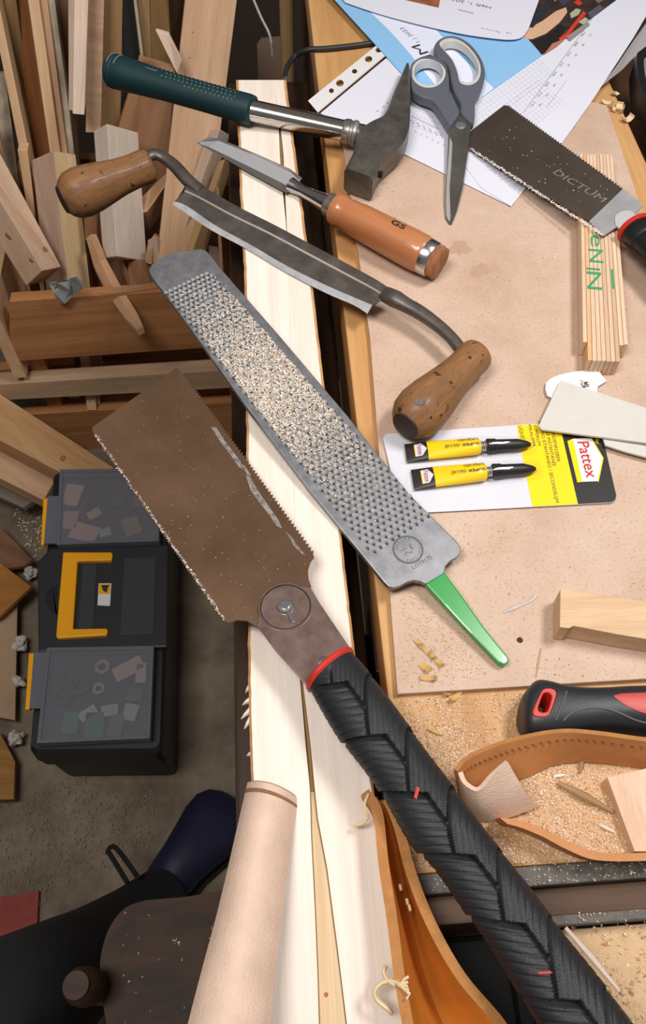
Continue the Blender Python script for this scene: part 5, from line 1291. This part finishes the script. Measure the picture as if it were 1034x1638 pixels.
# graph sheet
z = .8718; pl = hplane(z)
t = thing('graph_sheet', 'white graph sheet with printed grid and numbers under the dark saw blade', 'paper', Pz(900, 150, z))
ngon('paper', [(702,208),(760,100),(985,-30),(1062,-30),(1034,26),(1014,60),(945,165),(900,228),(818,330),(770,300)], pl, .0003, PAP, t)
gridprint(t, pl, (760,205), (862,128), (800,245), 20, 8)
gridprint(t, pl, (748,170), (860,92), (775,200), 20, 6)
pline(t, pl, (838,180), (948,30))
pline(t, pl, (764,160), (790,141))
for k, s_ in enumerate(('13,1','15,2','18,9','20,3','22,7','27,3','28,8','30,1')):
    x, y = 855+k*11.5, 168-k*16
    text(s_, pl, (x-3,y+3), (x+2,y-4), GREYINK, t, lift=.0004, height=.003)
    text(str(30+k*3), pl, (x+9.5,y+3), (x+12,y-1), GREYINK, t, lift=.0004, height=.0024)
pline(t, pl, (875,172), (906,130), .0004)
# magazine with blue cover
z = .8728; pl = hplane(z)
t = thing('magazine', 'light blue magazine lying open edge down under the scissors', 'magazine', Pz(720, 100, z))
ngon('cover', [(500,-40),(536,0),(716,197),(768,158),(868,88),(985,1),(1040,-40)], pl, .0009, BLUE, t)
ngon('white_field', smoothpoly([(560,-12),(575,0),(590,17),(626,52),(660,91),(700,140),(737,181)], 3, False)+[(768,158),(790,141.5)]+smoothpoly([(790,141),(760,112),(728,80),(705,56),(690,38),(640,-10)], 3, False), pl, .0002, plain('print_lilac_white', (222,226,244), .55), t, top=.0002)
text('DICTUM', pl, (764,150), (671,71), INK, t, lift=.0004, height=.0120)
text('1 | 2023', pl, (672,67), (645,44), plain('print_grey_text', (110,120,140), .6), t, lift=.0004, height=.0052)
# photograph printed on the cover
ph = ngon('cover_photo', [(834,50),(868,88),(985,1),(1040,-40),(872,-40),(862,2)], pl, .0002, plain('photo_dark', (58,44,40), .45, var=.5, vscale=60), t, top=.0002, label='printed photograph')
for q, (pts, c) in enumerate([([(838,58),(842,48),(868,34),(890,18),(906,12),(908,20),(896,36),(874,54),(852,63),(842,63)],(214,172,140)),
    ([(866,87),(852,66),(872,58),(898,40),(906,44),(892,68)],(34,28,30)),([(894,62),(905,54),(934,18),(938,22),(920,44),(908,60),(898,66)],(214,58,44)),
    ([(870,88),(884,70),(905,62),(892,74)],(176,120,96)),([(912,22),(922,14),(930,16),(926,24),(914,30)],(166,176,140)),([(926,36),(936,28),(942,32),(934,40)],(170,180,150)),
    ([(918,4),(926,0),(932,6),(926,10)],(200,60,40)),([(846,36),(858,20),(872,6),(882,8),(866,30),(852,46)],(44,48,56)),([(894,4),(906,-6),(912,2),(902,10)],(60,66,80)),
    ([(940,22),(960,8),(966,14),(946,30)],(92,86,90)),([(948,-2),(972,-16),(980,-8),(958,6)],(120,104,92)),([(884,-2),(896,-14),(900,-8),(888,4)],(150,110,80)),([(906,60),(940,36),(944,40),(912,66)],(150,140,136))]):
    ngon('photo_patch', pts, pl, .0002, plain('photo_%d' % q, c, .45), ph, top=.0003+.00004*q)
# page on top
pl = lplane((560,20), .8752, (820,40), .8762)
t = thing('magazine_page', 'white magazine page with small upside-down text at the top edge', 'paper', pl.hit(700, 20))
ngon('page', [(540,-30),(546,-4),(553,4)]+smoothpoly([(553,4),(600,20),(650,34),(700,46),(750,56),(800,62.5),(822,63),(836,59),(846,46)], 3, False)+[(862,2),(876,-40)], pl, .0003, PAP, t)
ngon('page_photo', [(640,-40),(712,-40),(702,12.5),(648,0),(634,-8)], pl, .0002, plain('photo_brown', (150,92,62), .5, var=.3, vscale=80), t, top=.0002)
DG = plain('print_mid_grey', (100,100,110), .6)
text('Heft 1, 2023', pl, (787,11), (718,-4), DG, t, lift=.0003, height=.0060)
text('Vorschau', pl, (759,21), (733,15), INK, t, lift=.0003, height=.0030)
text('Panorama', pl, (801,51), (770,44), GREYINK, t, lift=.0003, height=.0030)
text('16', pl, (819,53), (811,51), GREYINK, t, lift=.0003, height=.0034)
# crumpled clear sleeve at the right
vs = [Pz(x, y, .868+zz) for x, y, zz in ((1050,14,.008),(1016,62,.006),(985,108,.005),(960,140,.003),(975,128,.006),(995,112,.010),(1014,92,.012),(1050,66,.014),(1030,45,.012),(1005,88,.010))]
fs = [(0,1,8),(1,2,9),(2,3,4),(2,4,5),(2,5,9),(9,5,6),(9,6,8),(1,9,8),(8,6,7),(0,8,7)]
tag(link('plastic_sleeve', vs+[v-Vector((0,0,.0005)) for v in vs], fs+[tuple(10+k for k in reversed(f)) for f in fs], clear('cloudy_plastic', (196,192,196), .6, .25)), 'crumpled cloudy plastic sleeve right of the graph sheet', 'plastic sleeve')
# cable
tag(tube('power_cable', [Pz(452,190,.70), Py(455,140,.93), Py(458,112,.96), Pz(470,92,.855), Pz(492,80,.866), Pz(520,78,.8678), Pz(560,74,.8678), Pz(590,70,.8678), Pz(625,66,.8678)], .0032, plain('cable_black', (40,38,38), .5), None, 10, sub=5), 'black power cable crossing the bench edge left of the papers', 'cable')
# dark clamp head at the right edge
t = thing('tool_case', 'black rimmed grey plastic case at the right edge of the bench', 'case', Pz(1050, 110, ZT))
pts = smoothpoly([(1019,92),(1026,80),(1050,66),(1110,50),(1140,120),(1110,170),(1050,160),(1026,140)], 4)
ngon('rim', [tuple(p) for p in pts], hplane(.892), .0278, BLACK, t, bevel=.003)
pts = smoothpoly([(1030,100),(1036,92),(1060,78),(1100,68),(1120,118),(1100,150),(1060,146),(1036,132)], 4)
ngon('panel', [tuple(p) for p in pts], hplane(.892), .003, plain('case_grey', (120,122,126), .6), t, top=.0012, bevel=.0008)

# ================================================================== VISE AT THE BENCH FRONT
vi = thing('bench_vise', 'dark steel bench vise full of sawdust at the lower right', 'vise', (.2, .03, .70))
VS = metal_stained('dusty_steel', (70,67,64), (112,107,100), .6, .4, 120)
abox('fixed_jaw', (.062, .0615, .80), (.40, .0728, ZT-.0006), VS, vi, .0008, label='grey steel jaw plate with sawdust')
abox('jaw_lining', (.062, .0455, .78), (.40, .0612, .852), wood('vise_wood', (74,54,40),(100,76,58), sx=(60,60,3)), vi, .001, label='brown wooden jaw lining', along=0)
abox('moving_jaw', (.132, .0395, .76), (.40, .0452, ZT-.003), VS, vi, .0008)
abox('tray', (.132, -.25, .80), (.40, .0392, .846), BLACK, vi, .001)
abox('side_bar', (.062, -.30, .70), (.1315, .0450, .765), plain('vise_black', (14,14,15), .6), vi, .004)
abox('base', (.075, -.25, .70), (.38, .06, .757), BLACK, vi, .004)
ngon('side_bar', [(694,1500),(706,1496),(760,1590),(815,1700),(800,1704)], hplane(.83), .015, VS, vi, bevel=.001)
# heap of sawdust in the tray
heap = []; N_ = 26
for i in range(N_):
    for j in range(N_):
        x = .1335+(.27)*i/(N_-1); y = .038-.22*j/(N_-1)
        e = min(i, j*1.0+.0, N_-1-i)/6
        heap.append(Vector((x, y, .847+.012*min(1, e)+.004*mnoise.noise(Vector((x*60, y*60, 0)))*min(1, e))))
hp = link('sawdust_heap', heap, [(i*N_+j, i*N_+j+1, (i+1)*N_+j+1, (i+1)*N_+j) for i in range(N_-1) for j in range(N_-1)], plain('heap_sawdust', (214,180,140), .95, bump=.8, bscale=500, var=.12, vscale=150), None, Matrix.Translation(heap[0]), smooth='all')
tag(hp, 'pale sawdust heap filling the vise tray', 'sawdust', None, 'stuff')
cs = [heap[R.randrange(len(heap))]+Vector((R.uniform(-.006,.006), R.uniform(-.005,.005), .0005)) for _ in range(3200)]
chips('sawdust_flakes', cs, SAWD, None, s=(.0006,.0020), seed=41, label='coarse sawdust flakes on the heap in the vise tray', cat='sawdust')
chips('sawdust_flakes', [Vector((R.uniform(.07,.39), R.uniform(.0625,.0725), ZT)) for _ in range(500)]+[Vector((R.uniform(.13,.39), R.uniform(.040,.045), ZT-.002)) for _ in range(120)], SAWD[:2], None, s=(.0003,.0011), seed=42, label='fine dust along the steel vise jaw', cat='sawdust')

# ================================================================== LOOSE CHIPS AND DUST
lower = [(640,1118),(1034,1098),(1034,1374),(655,1388),(630,1180)]
def dn(x, y): return .25+.75*max(0, mnoise.noise(Vector((x*.011, y*.013, 2.2)))+.45) if x > 640 else .4
chips('sawdust', [Pz(x, y, ZT+.0002) for x, y in scatter(lower, 14000, 51, dn)], [SAWD[0],SAWD[0],SAWD[1],SAWD[2]], None, s=(.0003,.0011), seed=51, label='sawdust lying on the bare bench top below the hardboard', cat='sawdust')
chips('sawdust_film', [Pz(x, y, ZT+.0001) for x, y in scatter(lower, 16000, 57, dn)], [SAWD[0],SAWD[1]], None, s=(.0002,.0006), seed=58, label='fine pale dust film over the bare bench top', cat='sawdust')
dens = lambda x, y: .05+1.2*max(0, mnoise.noise(Vector((x*.012, y*.012, 7)))-.02)
chips('fine_dust', [Pz(x, y, ZB+.0001) for x, y in scatter([(560,330),(900,330),(1034,500),(1034,1080),(640,1100),(595,560)], 1500, 52, dens)], SAWD, None, s=(.0003,.0009), seed=52, label='fine wood dust scattered over the hardboard sheet', cat='sawdust')
chips('fine_dust', [Pz(x, y, ZB+.0001) for x, y in scatter([(640,940),(690,950),(780,1080),(700,1100),(650,1095)], 600, 53)]+[Pz(x, y, ZB+.0001) for x, y in scatter([(600,270),(650,260),(660,330),(610,370),(570,320)], 260, 54)], SAWD[:2], None, s=(.0004,.0011), seed=53, label='denser dust patches beside the green rasp tang and the hammer', cat='sawdust')
# curled shavings
def curl(c, r, turns, w, a0, mat, label, group):
    d = Vector((math.cos(a0), math.sin(a0), 0)); e = Vector((-d.y, d.x, 0)); A = []; B = []
    for k in range(int(14*turns)+1):
        a = 2*math.pi*k/14; rr = r*(1-.25*k/(14*turns)); p = Vector(c)+d*(rr*math.cos(a)+.0009*k)+Vector((0,0,r+rr*math.sin(a)))
        A.append(p-e*w); B.append(p+e*w)
    n = len(A); vs = A+B; t_ = [v+Vector((0,0,.0004)) for v in vs]
    fs = [(i, i+1, n+i+1, n+i) for i in range(n-1)]
    tag(link('wood_shaving', vs+t_, fs+[tuple(2*n+q for q in reversed(f)) for f in fs], mat, None, smooth='all'), label, 'shaving', group)
shv = plain('shaving_pale', (222,194,156), .7); sho = plain('shaving_ochre', (200,160,96), .7)
for x, y, w_ in [(984,168,'topmost'),(1001,180,'rightmost'),(988,184,'middle'),(977,156,'smallest'),(993,198,'lowest'),(1012,104,'separate upper')]:
    zz = ZT if y < 160 or x > 984 else ZB
    p = Pz(x, y, zz); curl((p.x, p.y, zz+.0002), R.uniform(.0028,.0042), R.uniform(.9,1.6), R.uniform(.003,.005), R.uniform(0,3), shv, w_+' pale curled shaving by the far right bench edge', 'pale shavings near the bench edge')
for x, y, w_ in [(700,1060,'uppermost'),(712,1072,'second'),(690,1078,'leftmost upper'),(703,1088,'middle'),(672,1103,'far left'),(706,1116,'lower'),(716,1128,'lowest right')]:
    zz = ZB if y < 1100 else ZT
    p = Pz(x, y, zz); curl((p.x, p.y, zz+.0002), R.uniform(.0014,.0024), R.uniform(.8,1.8), R.uniform(.0012,.0026), R.uniform(0,3), sho, w_+' ochre curled shaving at the lower hardboard edge', 'ochre shavings at the hardboard edge')
def splinter(label, a, b, r, mat, z, group=None):
    A, B = Pz(*a, z+r), Pz(*b, z+r); tag(tube('wood_splinter', [A, A*.5+B*.5+Vector((0,0,r*.4)), B], [r*.6, r, r*.35], mat, None, 6, flat=.6), label, 'splinter', group)
splinter('greenish brown split twig beside the thin pale plate', (893,1252), (982,1299), .0028, olive, ZT)
splinter('white splinter on the sawdust under the split twig', (958,1318), (985,1332), .0014, pale, ZT)
splinter('short white splinter by the upper leather strap', (886,1242), (906,1239), .0012, pale, ZT)
splinter('pale splinter below the lower leather strand', (858,1362), (890,1383), .0011, honey, ZT)
splinter('short dark chip standing by the upper leather strap', (932,1214), (928,1236), .0018, olive, ZT)
splinter('long white splinter lying on the sawdust heap', (905,1484), (992,1586), .0022, pale, ZT-.004)
splinter('thin brown sliver on the hardboard above the black handle', (866,1036), (858,1084), .0007, tan, ZB)
splinter('greenish sliver on the sawdust below the hardboard', (684,1165), (708,1176), .0014, sho, ZT)
t = thing('glue_blob', 'dried translucent glue smear beside the wood wedge', 'glue smear', Pz(832, 968, ZB))
tube('smear', [Pz(806,980,ZB+.0004), Pz(822,972,ZB+.0008), Pz(838,966,ZB+.0006), Pz(850,961,ZB+.0008), Pz(858,952,ZB+.0008)], [.0008,.0022,.0011,.0009,.0018], clear('dried_glue', (214,206,200), .55, .3), t, 8, flat=.4, sub=4)
